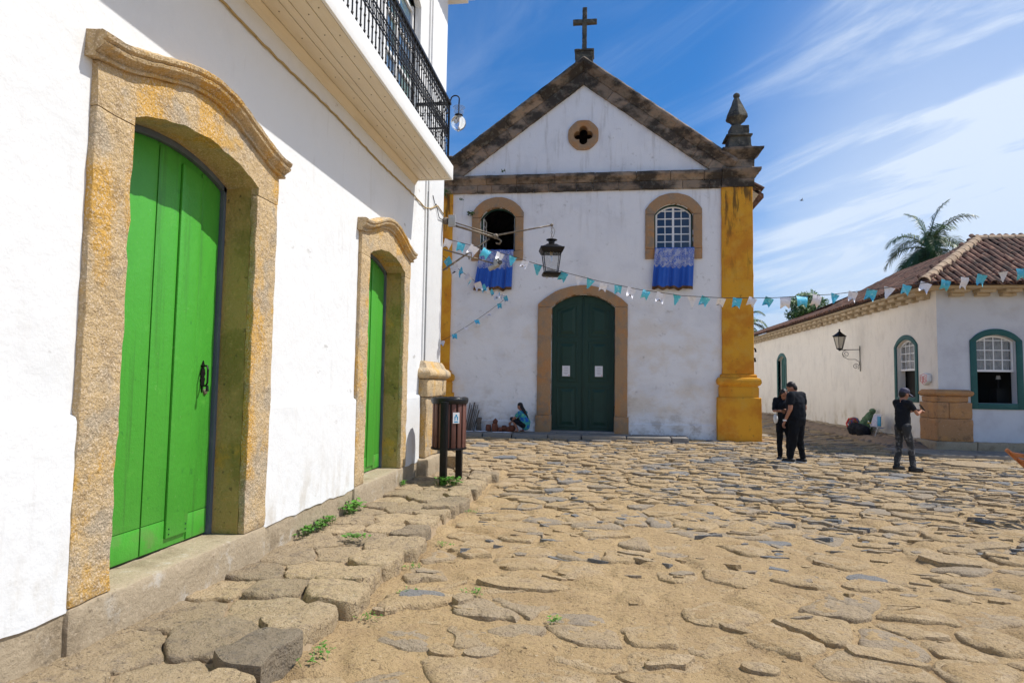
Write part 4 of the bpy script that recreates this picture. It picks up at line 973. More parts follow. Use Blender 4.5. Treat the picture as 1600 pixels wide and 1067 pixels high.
drape(-3.76, -2.70, -3.96, -2.74, 'blue cloth with white lace hung from the open window at the left of the church', 3)
drape(1.70, 2.88, 1.60, 2.82, 'blue cloth with white lace below the white-paned window at the right of the church', 9)
# notices on the door
for x, lb in ((-1.13, 'white printed notice taped to the left leaf of the dark green church door'), (-.13+.02, 'white printed notice taped to the right leaf of the dark green church door')):
    t = thing('notice', lb, 'notice', (x+.1, 19.9+.3, 2.1), 'notices on the church door')
    g = G(); CH.box(g, x, x+.24, 1.93, 2.26, -.196, -.192); g.build('sheet', 'paper', t)
    g = G(); r = random.Random(int(x*100))
    for k in range(9):
        z = 2.20-k*.026
        if k in (2, 5): continue
        w = .03+.05*r.random(); CH.box(g, x+.12-w, x+.12+w, z, z+.008, -.1918, -.191)
    g.build('print', 'ink', t)
    g = G(); CH.box(g, x+.19, x+.222, 1.955, 1.975, -.1917, -.1909); g.build('emblem', 'red', t)
# weeds rooted in the masonry
def leafclump(g, c, R, n, size, r, zs=1.):
    for _ in range(n):
        d = Vector((r.gauss(0, 1), r.gauss(0, 1), r.gauss(0, 1))).normalized()*R*r.random()**.5; d.z *= zs
        p = Vector(c)+d; a = Vector((r.gauss(0, 1), r.gauss(0, 1), r.gauss(0, 1))).normalized(); b = a.orthogonal().normalized(); s = size*(.6+.8*r.random())
        g.add([p-a*s, p+b*s*.45, p+a*s, p-b*s*.45], [(0, 1, 2, 3)])
r4 = random.Random(4)
for c, R, n, lb in (((-4.98, 19.75, 7.72), .28, 120, 'dark weeds hanging from the stone over the left ochre pilaster'), ((-4.1, 19.85, 7.1), .14, 60, 'small dry tuft growing at the left of the open church window'), ((4.95, 20.9, 8.0), .24, 130, 'green weeds growing on the side eave of the church'), ((-4.4, 19.8, 7.55), .07, 16, 'tiny tuft in the wall beneath the cornice by the left pilaster'), ((-3.05, 19.8, 8.42), .09, 24, 'little tuft on top of the church cornice, left of the oculus')):
    g = G(); leafclump(g, c, R, n, .035, r4, .7); tag(g.build('wall_weed', 'leaf'), lb, 'weed', 'weeds growing on the church masonry')
# ================================================================ RIGHT HOUSE
R_ = thing('house', 'low cream and white corner house with teal windows and an old tiled hip roof', 'house', (8.9, 18.3, .1))
wfp = (9.84, 10.79, const(1.36), arch(9.84, 10.79, 2.98, .17)); wf2 = (12.3, 13.25, const(1.36), arch(12.3, 13.25, 2.98, .17))
ws = (19.48, 20.62, const(1.46), arch(19.48, 20.62, 2.93, .2)); ds = (32.2, 33.45, const(.25), arch(32.2, 33.45, 3.0, .2)); ws2 = (27.2, 28.3, const(1.46), arch(27.2, 28.3, 2.93, .2))
g = G(); RF.wall(g, 8.9, 18, -.1, 4.42, [wfp, wf2], .22); g.build('front_wall', 'shadewhite', R_)
g = G(); RS.wall(g, 18.3, 46, -.1, 4.45, [ws, ds], .22)
g.add([(8.9, 46, -.1), (18, 46, -.1), (18, 46, 4.4), (8.9, 46, 4.4)], [(0, 1, 2, 3)]); g.add([(18, 18.3, -.1), (18, 46, -.1), (18, 46, 4.4), (18, 18.3, 4.4)], [(0, 1, 2, 3)])
g.build('side_wall', 'cream', R_)
# plinth
u = 9.74
while u < 15: 
    w = .7+.7*rng.random(); stoneblock(R_, RF, u, u+w-.015, .0, .335+.02*rng.random(), -.02, .16, 'cornerstone' if u < 9.2 else 'plinth', .02, .015, .15, 'plinth_stone'); u += w
u = 19.25
while u < 36:
    w = .7+.9*rng.random(); stoneblock(R_, RS, u, u+w-.015, .0, .31+.04*rng.random(), -.02, .14, 'plinth', .03, .03, .2, 'plinth_stone'); u += w
# corner stones: separate blocks round the corner
def cb_(x1, y1, z0, z1, d, m='cornerstone', bev=.02, r=.014, u0=8.9, v0=18.3):
    g = G(); g.box(u0-d, x1, v0-d, y1, z0, z1); return g.build('corner_stone', m, R_, bevel=bev, cut=.14, rough=r)
cb_(9.72, 19.22, .02, .345, .17, 'plinth')
cb_(9.68, 19.15, .352, .935, .09)
g = G(); g.box(8.9-.088, 9.10, 18.3-.088, 19.15, .942, 1.36); g.build('corner_stone', 'cornerstone', R_, bevel=.015, cut=.14, rough=.012)
g = G(); g.box(9.107, 9.665, 18.3-.09, 18.5, .942, 1.36); g.build('corner_stone', 'cornerstone', R_, bevel=.015, cut=.14, rough=.012)
cb_(9.60, 19.08, 1.367, 1.52, .055)
g = G(); rs = []
for d, z in ((.06, 1.525), (.11, 1.55), (.135, 1.60), (.12, 1.65), (.07, 1.68), (.05, 1.70)): rs.append([(8.9-d, 19.1, z), (8.9-d, 18.3-d, z), (9.56+d, 18.3-d, z), (9.56+d, 18.6, z), (8.95, 18.6, z), (8.95, 19.1, z)])
g.rings(rs); g.build('corner_moulding', 'cornerstone', R_, cut=.15, rough=.008)
# sash windows
def sash_window(PL, a, b, z0, zs, rise, fw, cols):
    ar = arch(a, b, zs, rise); out = arch(a-fw, b+fw, zs+.02, rise+fw*.9)
    f = G(); PL.box(f, a-fw, a-.002, z0-fw, zs, -.1, .035); PL.box(f, b+.002, b+fw, z0-fw, zs, -.1, .035); PL.box(f, a-.001, b+.001, z0-fw, z0-.002, -.1, .036)
    lo = lambda u: ar(u)+.001 if a < u < b else zs+.001
    us = [a-fw, a-.001]+[a+.001+(b-a-.002)*k/16 for k in range(17)]+[b+.001, b+fw]
    f.rings([[PL.P(u, -.1, lo(u)), PL.P(u, .034, lo(u)), PL.P(u, .034, max(out(u), lo(u)+.02)), PL.P(u, -.1, max(out(u), lo(u)+.02))] for u in us])
    w = f.build('window', 'teal', R_, bevel=.006)
    zm = z0+(zs+rise-z0)*.46; g = G(); s = .045; t = lambda u: ar(u)-.012
    PL.box(g, a+.01, a+.01+s, zm, zs, -.14, -.09); PL.box(g, b-.01-s, b-.01, zm, zs, -.14, -.09); PL.box(g, a+.056, b-.056, zm, zm+.055, -.14, -.09)
    PL.band(g, a+.012, b-.012, lambda u: t(u)-.05, t, -.141, -.089, 14)
    ww = (b-a-.11)/cols; hh = (zs-zm-.055)/3*1.04
    for k in range(1, cols): PL.band(g, a+.055+ww*k-.011, a+.055+ww*k+.011, const(zm+.056), lambda u: t(u)-.049, -.13, -.1, 2)
    for k in range(1, 4): PL.box(g, a+.056, b-.056, zm+.055+hh*k-.011, zm+.055+hh*k+.011, -.131, -.099)
    g.build('sash', 'whitetrim', w)
    for k in range(cols):
        for j in range(4):
            g = G(); q0, q1 = zm+.055+hh*j+.011, zm+.055+hh*(j+1)-.011
            if j == 3: PL.band(g, a+.055+ww*k+.011, a+.055+ww*(k+1)-.011, const(q0), lambda u: max(t(u)-.05, q0+.004), -.118, -.112, 3)
            else: PL.box(g, a+.055+ww*k+.011, a+.055+ww*(k+1)-.011, q0, q1, -.118, -.112)
            g.build('pane', PANE, w)
    g = G(); rs = []
    for z in [zm+.03+(zs+.12-zm)*k/5 for k in range(6)]:
        rs.append([PL.P(a+.05+(b-a-.1)*i/50, -.24+.02*sin(i*.9)+.012*sin(i*2.3), z) for i in range(51)])
    g.rings(rs, False, False, False); g.build('curtain', 'curtain', w, smooth=True)
    return w
PANE = bpy.data.materials.new('thin_clear_pane'); PANE.use_nodes = True
_n = PANE.node_tree.nodes; _b = _n['Principled BSDF']; _b.inputs['Alpha'].default_value = .22; _b.inputs['Roughness'].default_value = .05; _b.inputs['Base Color'].default_value = (.3, .33, .36, 1)
M['curtain'] = mat('net_curtain', (.62, .60, .56), [((.25, .25, .25), 12, .52, .6, .6)], .9, alpha=.85)
sash_window(RF, 9.84, 10.79, 1.36, 2.98, .17, .155, 4)
sash_window(RF, 12.3, 13.25, 1.36, 2.98, .17, .155, 4)
sash_window(RS, 19.48, 20.62, 1.46, 2.93, .2, .135, 4)
# table lamp in the lower sash; stand and partition coloured dark for room gloom
g = G(); g.box(9.3, 14, 20.2, 20.25, .2, 4.3); g.box(9.2, 9.25, 18.6, 24, .2, 4.3); g.build('partition', 'void', R_)
g = G(); g.lathe([(.06, 2.0), (.04, 2.10)], 10.75, 19.0, 10); t = thing('table_lamp', 'small white lampshade visible inside the open front window', 'lamp', (10.75, 19.0, .1)); g.build('lamp_shade', 'whitetrim', t)
g = G(); g.tube([(10.75, 19.0, 1.75), (10.75, 19.0, 1.98)], .02, 8); g.box(10.62, 10.9, 18.85, 19.2, .1, 1.74); g.build('stand', 'void', t)
# side door far along the wall
ar = arch(32.2, 33.45, 3.0, .2)
f = G(); RS.box(f, 32.04, 32.2, .2, 3.0, -.1, .04); RS.box(f, 33.45, 33.61, .2, 3.0, -.1, .04); out = arch(32.04, 33.61, 3.02, .33)
RS.band(f, 32.04, 33.61, lambda u: ar(u) if 32.2 < u < 33.45 else 3.001, out, -.1, .039, 30)
w = f.build('side_door', 'teal', R_)
for a, b in ((32.21, 32.8), (32.84, 33.44)):
    g = G(); RS.band(g, a, b, const(.25), lambda u: ar(u)-.01, -.2, -.15, 6); g.build('door_leaf', 'teal', w)
    for z0, z1 in ((.5, 1.5), (1.7, 2.8)):
        g = G(); RS.box(g, a+.12, b-.12, z0, z1, -.149, -.13); g.build('door_panel', 'teal', w, bevel=.015)
# eave masonry: stepped corbels
for k in range(15):
    for (PL, u) in ((RF, 9.2+k*.62),):
        g = G(); PL.box(g, u, u+.32, 4.16, 4.24, 0, .18); PL.box(g, u-.02, u+.36, 4.241, 4.33, 0, .36); g.build('corbel', 'eave', R_, bevel=.01, cut=.15, rough=.01)
for k in range(44):
    u = 18.6+k*.62; g = G(); RS.box(g, u, u+.34, 4.14, 4.24, 0, .2); RS.box(g, u-.03, u+.40, 4.241, 4.33, 0, .40); g.build('corbel', 'eave', R_, bevel=.01, cut=.2, rough=.01)
g = G(); g.box(8.38, 18.4, 17.78, 18.4, 4.331, 4.39); g.box(8.38, 9.0, 18.402, 46, 4.331, 4.39); g.build('eave_board', 'eave', R_)
# roof planes
A_ = Vector((8.28, 17.66, 4.38)); RP = Vector((11.15, 20.5, 6.08)); RP2 = Vector((11.15, 25.7, 5.52)); RP3 = Vector((11.15, 46, 5.45))
g = G()
g.add([tuple(A_), (18.6, 17.66, 4.38), (18.6, 20.5, 6.08), tuple(RP)], [(0, 1, 2, 3)])
g.add([tuple(A_), tuple(RP), tuple(RP2), (8.28, 25.7, 4.38)], [(0, 1, 2), (0, 2, 3)])
g.add([(8.28, 25.7, 4.38), tuple(RP2), tuple(RP3), (8.28, 46, 4.38)], [(0, 1, 2, 3)])
g.add([tuple(RP), (18.6, 20.5, 6.08), (18.6, 23.5, 4.4), (11.15, 26, 4.4)], [(0, 1, 2, 3)]); g.add([tuple(RP), tuple(RP3), (18.6, 46, 4.4), (18.6, 20.5, 4.4)], [(0, 1, 2, 3)])
g.build('roof', 'tile', R_)
tl = halftile(.088, .074, .47, 5).build('roof_tile', 'tile'); tl.parent = R_; tlm = tl.data
tiles = []
def tiles_on(org, e, s, nu, nv, ok, pu=.195, pv=.36):
    nrm = e.cross(s).normalized()
    if nrm.z < 0: nrm = -nrm
    for i in range(nu):
        for j in range(nv):
            p = org+e*(i*pu)+s*(j*pv)
            if not ok(p): continue
            jit = Vector((rng.gauss(0, .006), rng.gauss(0, .006), rng.gauss(0, .004)))
            p = p+nrm*(.012+.012*rng.random())+jit
            tiles.append((p, e, s, nrm, rng.gauss(0, .03)))
s1 = (Vector((0, 2.84, 1.70))).normalized(); e1 = Vector((1, 0, 0))
tiles_on(A_+Vector((.1, -.04, .01)), e1, s1, 50, 10, lambda p: (p.x-8.28) > (p.y-17.66)*1.0+.08)
s2 = Vector((2.87, 0, 1.70-.13)).normalized(); e2 = Vector((0, 1, 0))
def zroof(p): return p
tiles_on(A_+Vector((-.04, .1, .01)), e2, s2, 42, 10, lambda p: (p.y-17.66) > (p.x-8.28)*1.0+.08 and p.x < 11.0)
s3 = Vector((2.87, 0, 1.10)).normalized()
tiles_on(Vector((8.24, 25.85, 4.39)), e2, s3, 100, 9, lambda p: True)
tiles.sort(key=lambda t: t[0].length)
o3 = wloc(R_); gs = G(); n = 5
base_v = [tuple(v.co) for v in tlm.vertices]; base_f = [tuple(p.vertices) for p in tlm.polygons]
for k, (p, e, s, nrm, a) in enumerate(tiles):
    e_ = (e*cos(a)+s*sin(a)); s_ = nrm.cross(e_) if nrm.cross(e_).dot(s) > 0 else -nrm.cross(e_)
    s_ = (s_+nrm*.06).normalized()
    if k < 298:
        o = tl if k == 0 else dup(tl, None, R_)
        Mx = Matrix((e_, s_, nrm)).transposed().to_4x4(); Mx.translation = p-o3; o.matrix_local = Mx
    else:
        gs.add([p+e_*v[0]+s_*v[1]+nrm*v[2] for v in base_v], base_f)
tag(gs.build('roof_tiles', 'tile', R_), kind='stuff')
# hip and ridge tiles
hd = (RP-A_); hl = hd.length; hd.normalize()
hm = halftile(.15, .125, .44, 7).build('hip_tile', 'hip'); hm.parent = R_
def capline(p0, d, L_, mesh_o, first, pitch=.36):
    sd_ = d.cross(Vector((0, 0, 1))).normalized(); up = sd_.cross(d).normalized(); k = 0
    while k*pitch < L_:
        o = mesh_o if (first and k == 0) else dup(mesh_o, None, R_)
        q = p0+d*(k*pitch)+up*(.05); Mx = Matrix((sd_, (d+up*.06).normalized(), up)).transposed().to_4x4(); Mx.translation = q-o3; o.matrix_local = Mx; k += 1
capline(A_+hd*.1, hd, hl-.1, hm, True)
capline(RP+Vector((-.1, 0, .02)), Vector((1, 0, 0)), 7.4, hm, False)
capline(RP+Vector((0, 0, 0)), (RP2-RP).normalized(), (RP2-RP).length, hm, False)
# alarm sign
t = thing('shield_sign', 'white shield-shaped sign with red letters high on the cream corner wall', 'sign', (8.88, 18.83, 1.97))
pts_ = [(-.155, .12), (-.155, -.06), (0, -.175), (.155, -.06), (.155, .12), (0, .165)]
SP = lambda u, d, z: (8.9-d, 18.83+u, 1.975+z)
def SQ(u, d, z): return (8.845-d, 18.83+u*1.35, 1.975+z)
g = G(); g.rings([[SQ(u, d, z) for u, z in pts_] for d in (-.05, .06)]); g.build('case', 'whitetrim', t, bevel=.01)
g = G()
def bar(u0, u1, z0, z1): g.add([SQ(u0, .0615, z0), SQ(u1, .0615, z0), SQ(u1, .0615, z1), SQ(u0, .0615, z1)], [(0, 1, 2, 3)])
# red border
pb_ = [(u*.88, z*.88-.0) for u, z in pts_]; pi_ = [(u*.80, z*.80) for u, z in pts_]
for k in range(6):
    a, b, c, d = pb_[k], pb_[(k+1) % 6], pi_[(k+1) % 6], pi_[k]
    g.add([SQ(a[0], .0615, a[1]), SQ(b[0], .0615, b[1]), SQ(c[0], .0615, c[1]), SQ(d[0], .0615, d[1])], [(0, 1, 2, 3)])
# letters F U E L (viewer sees +u to the left, so u is mirrored)
def LT(x0, x1, z0, z1): bar(-x1, -x0, z0, z1)
s_ = .018
LT(-.11, -.11+s_, -.06, .08); LT(-.11, -.062, .062, .08); LT(-.11, -.07, .005, .02)
LT(-.05, -.05+s_, -.09, .085); LT(-.012-s_+.01, -.002, -.09, .085); LT(-.05, -.002, -.105, -.088)
LT(.01, .01+s_, -.085, .085); LT(.01, .055, .068, .085); LT(.01, .048, -.005, .01); LT(.01, .055, -.085, -.068)
LT(.067, .067+s_, -.055, .08); LT(.067, .115, -.055, -.037)
g.build('lettering', 'red', t)
# ================================================================ STREET THINGS
# lantern bracket fixed at the townhouse corner
t = thing('lamp_bracket', 'rusty pipe bracket with small box reaching out from the townhouse corner', 'bracket', (-2.95, 11.75, 4.7))
a0 = Vector((-2.93, 11.72, 4.72)); j0 = Vector((-1.99, 11.95, 4.47)); e0 = Vector((-.9, 12.0, 4.70))
g = G(); g.tube([a0, j0+Vector((.03, 0, -.01))], .022, 8); g.tube([j0+Vector((-.02, 0, .03)), e0], [.018, .014], 8); g.build('arm', 'rust', t, smooth=True)
g = G(); g.tube([a0+Vector((0, 0, .06)), j0+Vector((0, 0, .05))], .012, 6); g.build('conduit', 'rust', t, smooth=True)
g = G(); g.tube([(-2.93, 11.72, 3.80), j0+Vector((-.1, 0, -.02))], .017, 8); g.build('brace', 'rust', t, smooth=True)
g = G(); g.tube([j0, j0+Vector((.08, 0, -.03)), j0+Vector((.13, 0, -.07)), j0+Vector((.10, 0, -.13)), j0+Vector((.03, 0, -.11))], .018, 7); g.ball(j0+Vector((.02, 0, .02)), .055, 10, 6); g.build('joint', 'rust', t, smooth=True)
g = G(); g.box(-2.83, -2.70, 11.63, 11.70, 4.62, 4.84); g.box(-2.81, -2.72, 11.615, 11.632, 4.65, 4.81); g.build('box', 'metal', t, bevel=.01)
g = G(); g.ball((-2.90, 11.70, 4.74), .07, 8, 6); g.build('wall_mount', 'rust', t, rough=.01)
t = thing('floodlight', 'small floodlight on a thin rusty pole under the lantern bracket', 'floodlight', (-2.93, 11.7, 4.2))
g = G(); g.tube([(-2.93, 11.72, 4.20), (-2.0, 11.9, 3.96)], .014, 7); g.tube([(-2.45, 11.8, 4.07), (-2.45, 11.8, 4.02)], .012, 6); g.build('pole', 'rust', t, smooth=True)
g = G(); g.lathe([(.045, 3.88), (.07, 3.95), (.065, 4.03), (.03, 4.06)], -1.93, 11.9, 10); g.tube([(-2.08, 11.86, 3.84), (-1.96, 11.88, 3.9), (-1.86, 11.78, 3.95)], [.045, .05, .055], 9); g.build('head', 'metal', t, bevel=.004)
g = G(); g.tube([(-1.86, 11.775, 3.95), (-1.845, 11.755, 3.957)], .047, 10); g.build('lens', 'black', t)
# hanging street lantern
Lc = Vector((-.9, 12.0, 0)); t = thing('hanging_lantern', 'large four-sided black street lantern hanging before the church door', 'lantern', (-.9, 12.0, 4.44))
g = G()
for k in range(5): 
    z = 4.66-.05*k; g.tube([(Lc.x+.014*cos(q)*(k % 2 == 0), 12+.014*cos(q)*(k % 2), z+.027*sin(q)) for q in [2*pi*m_/8 for m_ in range(9)]], .005, 5)
g.ball((-.9, 12, 4.705), .03, 8, 6); g.tube([(-.87, 12, 4.66), (-.84, 12, 4.58), (-.87, 12, 4.47)], .004, 5); g.build('chain', 'rust', t)
g = G(); g.lathe([(.03, 4.44), (.1, 4.425), (.105, 4.41), (.06, 4.39), (.055, 4.33), (.09, 4.32)], -.9, 12, 16); g.build('vent', 'iron', t, smooth=False)
g = G(); q = sqrt(2); ph = pi/4+.18
g.lathe([(.09*q, 4.325), (.12*q, 4.30), (.19*q, 4.262), (.222*q, 4.255), (.225*q, 4.235), (.19*q, 4.16), (.17*q, 4.15), (.155*q, 4.16), (.155*q, 4.24)], -.9, 12, 4, ph); g.build('roof', 'iron', t, bevel=.003)
g = G(); g.lathe([(.115*q, 3.80), (.128*q, 3.785), (.17*q, 3.77), (.165*q, 3.75), (.14*q, 3.725), (.10*q, 3.72)], -.9, 12, 4, ph); g.build('base', 'iron', t, bevel=.003)
for k in range(4):
    a = ph+k*pi/2; g = G(); g.tube([(-.9+.165*q*cos(a), 12+.165*q*sin(a), 4.16), (-.9+.118*q*cos(a), 12+.118*q*sin(a), 3.79)], .009, 5); g.build('corner_bar', 'iron', t)
    b = a+pi/2; g = G(); g.add([(-.9+.16*q*cos(a), 12+.16*q*sin(a), 4.15), (-.9+.16*q*cos(b), 12+.16*q*sin(b), 4.15), (-.9+.113*q*cos(b), 12+.113*q*sin(b), 3.80), (-.9+.113*q*cos(a), 12+.113*q*sin(a), 3.80)], [(0, 1, 2, 3)]); g.build('pane', PANE, t)
g = G(); g.tube([(-.9, 12, 4.2), (-.9, 12, 4.13)], [.03, .02], 8); g.build('bulb_holder', 'cord', t)
g = G(); g.tube([(-.9, 12, 4.125), (-.9, 12, 4.0)], [.014, .01], 8); g.build('bulb', 'clear', t)
# globe lamp on the balcony end
t = thing('globe_lamp', 'clear glass globe lamp on a curved hook at the balcony corner', 'lamp', (-2.4, 9.95, 6.2))
gx = -2.285; g = G(); g.tube([(-2.44, 9.93, 6.22)]+[(-2.35-.07*cos(pi*k/8)+.0, 9.95, 6.30+.06*sin(pi*k/8)) for k in range(9)]+[(gx, 9.95, 6.20)], .011, 7); g.build('hook', 'iron', t, smooth=True)
g = G(); g.lathe([(.012, 6.2), (.05, 6.19), (.10, 6.165), (.105, 6.155), (.065, 6.145), (.07, 6.11), (.085, 6.08), (.06, 6.04), (.058, 6.03)], gx, 9.95, 18, 0, False); g.build('glass_cap', PANE, t, smooth=True)
g = G(); g.tube([(gx, 9.95, 6.2), (gx, 9.95, 6.02)], .011, 6); g.lathe([(.065, 6.035), (.07, 6.025), (.065, 6.015)], gx, 9.95, 16); g.build('collar', 'iron', t)
g = G(); g.ball((gx, 9.95, 5.90), (.122, .122, .125), 20, 14); g.ball((gx, 9.95, 5.90), (.118, .118, .121), 20, 14); g.ball((gx, 9.95, 5.765), (.02, .02, .012), 8, 5); g.build('globe', 'clear', t, smooth=True)
g = G(); g.ball((gx, 9.95, 5.98), (.03, .03, .045), 8, 6); g.build('bulb', 'whitetrim', t, smooth=True)
# wall lantern on the long wall of the house
t = thing('wall_lantern', 'black wall lantern on a scrolled iron arm on the long cream wall', 'lantern', (8.9, 23.4, 2.3))
g = G(); g.tube([(8.87, 23.3, 2.28), (8.87, 23.3, 3.14)], .014, 6); g.tube([(8.87, 23.3, 3.02), (8.22, 23.3, 3.0)], .014, 6)
def spiral(c, r0, turns, a0, sgn, n=28): return [(c[0]+(r0*(1-k/n*.8))*cos(a0+sgn*turns*2*pi*k/n), 23.3, c[1]+(r0*(1-k/n*.8))*sin(a0+sgn*turns*2*pi*k/n)) for k in range(n+1)]
g.tube(spiral((8.42, 2.87), .12, 1.6, pi/2, 1), .009, 5); g.tube(spiral((8.73, 2.44), .11, 1.5, -pi/2+.6, 1), .009, 5)
g.tube([(8.30, 23.3, 2.87), (8.34, 23.3, 2.76), (8.5, 23.3, 2.68), (8.72, 23.3, 2.68), (8.84, 23.3, 2.60), (8.85, 23.3, 2.48)], .009, 5)
g.build('bracket', 'iron', t, smooth=True)
lx = 8.22
g = G(); g.lathe([(.02, 3.72), (.035, 3.70), (.02, 3.66), (.05, 3.62), (.07, 3.6), (.12, 3.56), (.235, 3.48), (.24, 3.46), (.2, 3.45)], lx, 23.3, 6); g.build('roof', 'iron', t, bevel=.003)
g = G(); g.lathe([(.10, 3.06), (.11, 3.03), (.05, 3.0), (.03, 2.97)], lx, 23.3, 6); g.build('base', 'iron', t)
for k in range(6):
    a = k*pi/3; g = G(); g.tube([(lx+.2*cos(a), 23.3+.2*sin(a), 3.455), (lx+.1*cos(a), 23.3+.1*sin(a), 3.05)], .009, 5); g.build('corner_bar', 'iron', t)
g = G(); g.lathe([(.19, 3.44), (.095, 3.07)], lx, 23.3, 6, 0, False); g.build('glazing', mat('frosted_pane', (.55, .5, .4), [], .3, alpha=.7), t)
# ---------------- litter bin
t = thing('litter_bin', 'brown slatted litter bin on two black posts at the end of the walk', 'bin', (-2.33, 10.15, .1))
bx, by = -2.37, 10.12; nS = 16
g = G(); sl = None
for k in range(nS):
    a = 2*pi*k/nS+.1; ca, sa = cos(a), sin(a); r = .252; w = .041; g = G()
    vs = []
    for z in (.66, 1.36):
        for (dr, dw) in ((0, -w), (.018, -w*.8), (.018, w*.8), (0, w)):
            vs.append((bx+(r+dr)*ca-dw*sa, by+(r+dr)*sa+dw*ca, z))
    g.rings([vs[:4], vs[4:]]); g.build('slat', 'brown', t, bevel=.004)
g = G(); g.lathe([(.235, .64), (.235, 1.40)], bx, by, 24, 0, True); g.build('liner', 'black', t, smooth=False)
g = G(); g.lathe([(.24, .625), (.285, .63), (.285, .66), (.24, .665)], bx, by, 28); g.build('bottom_ring', 'iron', t)
g = G(); g.lathe([(.25, 1.345), (.284, 1.35), (.29, 1.40), (.285, 1.43), (.25, 1.435)], bx, by, 28); g.build('top_ring', 'iron', t)
g = G(); rs = []
for j, (r, z) in enumerate(((.292, 1.36), (.30, 1.40), (.298, 1.435), (.28, 1.455), (.24, 1.44), (.22, 1.3))):
    rs.append([(bx+(r+.014*noise.noise(Vector((cos(a)*4, sin(a)*4, j))))*cos(a), by+(r+.012*noise.noise(Vector((cos(a)*5, sin(a)*5, j+7))))*sin(a), z+.02*noise.noise(Vector((cos(a)*5, sin(a)*5, j*.7)))) for a in [2*pi*k/36 for k in range(36)]])
g.rings(rs, True, False, False); g.build('bin_bag', 'black', t, smooth=True)
for y0, y1, z0 in ((9.71, 9.82, .04), (10.42, 10.53, .06)):
    g = G(); g.box(-2.415+(.09 if y0 > 10 else 0), -2.315+(.09 if y0 > 10 else 0), y0, y1, z0, 1.385 if y0 < 10 else 1.3); g.build('post', 'iron', t, bevel=.004)
g = G(); a = -.95; ca, sa = cos(a), sin(a)
def ST(u, z, d=0): return (bx+(.276+d)*ca-u*sa, by+(.276+d)*sa+u*ca, z)
g.rings([[ST(u, z, d) for u, z in ((-.055, 1.05), (.055, 1.05), (.055, 1.22), (-.055, 1.22))] for d in (0, .004)]); st_ = g.build('sticker', 'paper', t)
g = G()
for u0, u1, z0, z1 in ((-.035, .035, 1.065, 1.085), (-.03, -.012, 1.10, 1.16), (.012, .03, 1.10, 1.16), (-.014, .014, 1.15, 1.19)): g.add([ST(u0, z0, .005), ST(u1, z0, .005), ST(u1, z1, .005), ST(u0, z1, .005)], [(0, 1, 2, 3)])
g.build('print', 'stickerblue', st_)
# ---------------- bunting
def catenary(a, b, sag, n):
    a, b = Vector(a), Vector(b); return [a+(b-a)*(k/n)-Vector((0, 0, sag*4*(k/n)*(1-k/n))) for k in range(n+1)]
def flagmesh(kind, seed):
    r = random.Random(seed); g = G(); w, h = .080, .185; n = 4; tw = (r.random()-.5)*.9; cu = (r.random()-.5)*.1
    rows = []
    for i in range(n+1):
        v = i/n; row = []
        for j in (-1, 0, 1):
            u = j*w*(1-.18*v); z = -h*v
            if kind == 0 and j == 0 and i == n: z = -h*.62       # swallow tail
            if kind == 1: u = j*w*(1-v*.85)                      # pennant
            d = cu*v*v+.035*sin(v*4+seed)*v; t_ = tw*v
            row.append((u*cos(t_)-d*sin(t_), u*sin(t_)+d*cos(t_), z))
        rows.append(row)
    return g.rings(rows, False, False, False)
def bunting(label, pts, step, start=.1, tilt=0, sz=1., k0=0, yawb=0, skip=()):
    t = thing('bunting', label, 'bunting', pts[0], 'strings of light blue and white bunting')
    g = G(); g.tube(pts, .006, 5); g.build('string', 'string', t, smooth=True)
    protos = {}; o3 = Vector(pts[0]); r = random.Random(len(pts)+k0)
    L_ = [0]
    for a, b in zip(pts, pts[1:]): L_.append(L_[-1]+(Vector(b)-Vector(a)).length)
    s = start; k = 0; q = 0
    while s < L_[-1]-.05:
        while L_[q+1] < s: q += 1
        u = (s-L_[q])/(L_[q+1]-L_[q]); a, b = Vector(pts[q]), Vector(pts[q+1]); p = a+(b-a)*u; d = (b-a)
        c_ = 'flagblue' if (k+k0) % 2 else 'flagwhite'; kd = 0 if r.random() < .75 else 1; var = r.randrange(3)
        if k not in skip:
            key = (c_, kd, var)
            if key not in protos:
                gg = flagmesh(kd, var*5+kd); o = gg.build('flag', c_, None, smooth=True); o.parent = t; protos[key] = o
            else: o = dup(protos[key], None, t)
            o.location = p-o3; sc = sz*(.9+.25*r.random())
            o.scale = (sc, sc, sc); o.rotation_euler = (r.gauss(0, .22)+0, tilt+r.gauss(0, .16), atan2(d.y, d.x)+yawb+r.gauss(0, .3))
        s += step*(.92+.16*r.random()); k += 1
    return t
main_pts = [(-2.95, 11.72, 4.42), (-2.3, 11.8, 4.26), (-1.65, 11.9, 4.10), (-.9, 12.0, 3.86), (0, 12.0, 3.62), (.75, 12, 3.46), (1.5, 11.9, 3.33), (2.2, 11.7, 3.26), (3.0, 11.5, 3.235), (3.95, 11.4, 3.28), (4.8, 11.2, 3.37), (5.55, 11.1, 3.46), (6.4, 10.9, 3.58), (7.4, 10.7, 3.74), (8.5, 10.4, 3.95), (10, 10, 4.3)]
bunting('long string of blue and white flags crossing the square before the church', main_pts, .262, .12, .25)
bunting('short string of flags running from the townhouse corner to the church window drape', catenary((-2.94, 11.74, 4.08), (-2.86, 19.75, 4.38), .12, 12), .62, .25, .5, 1.15, 1, .9)
bunting('sparse string of blue flags dropping across the ochre pilaster at the left of the church', catenary((-2.86, 19.74, 4.36), (-5.6, 19.6, 2.62), .12, 10), .42, .3, 0, .9, 1)
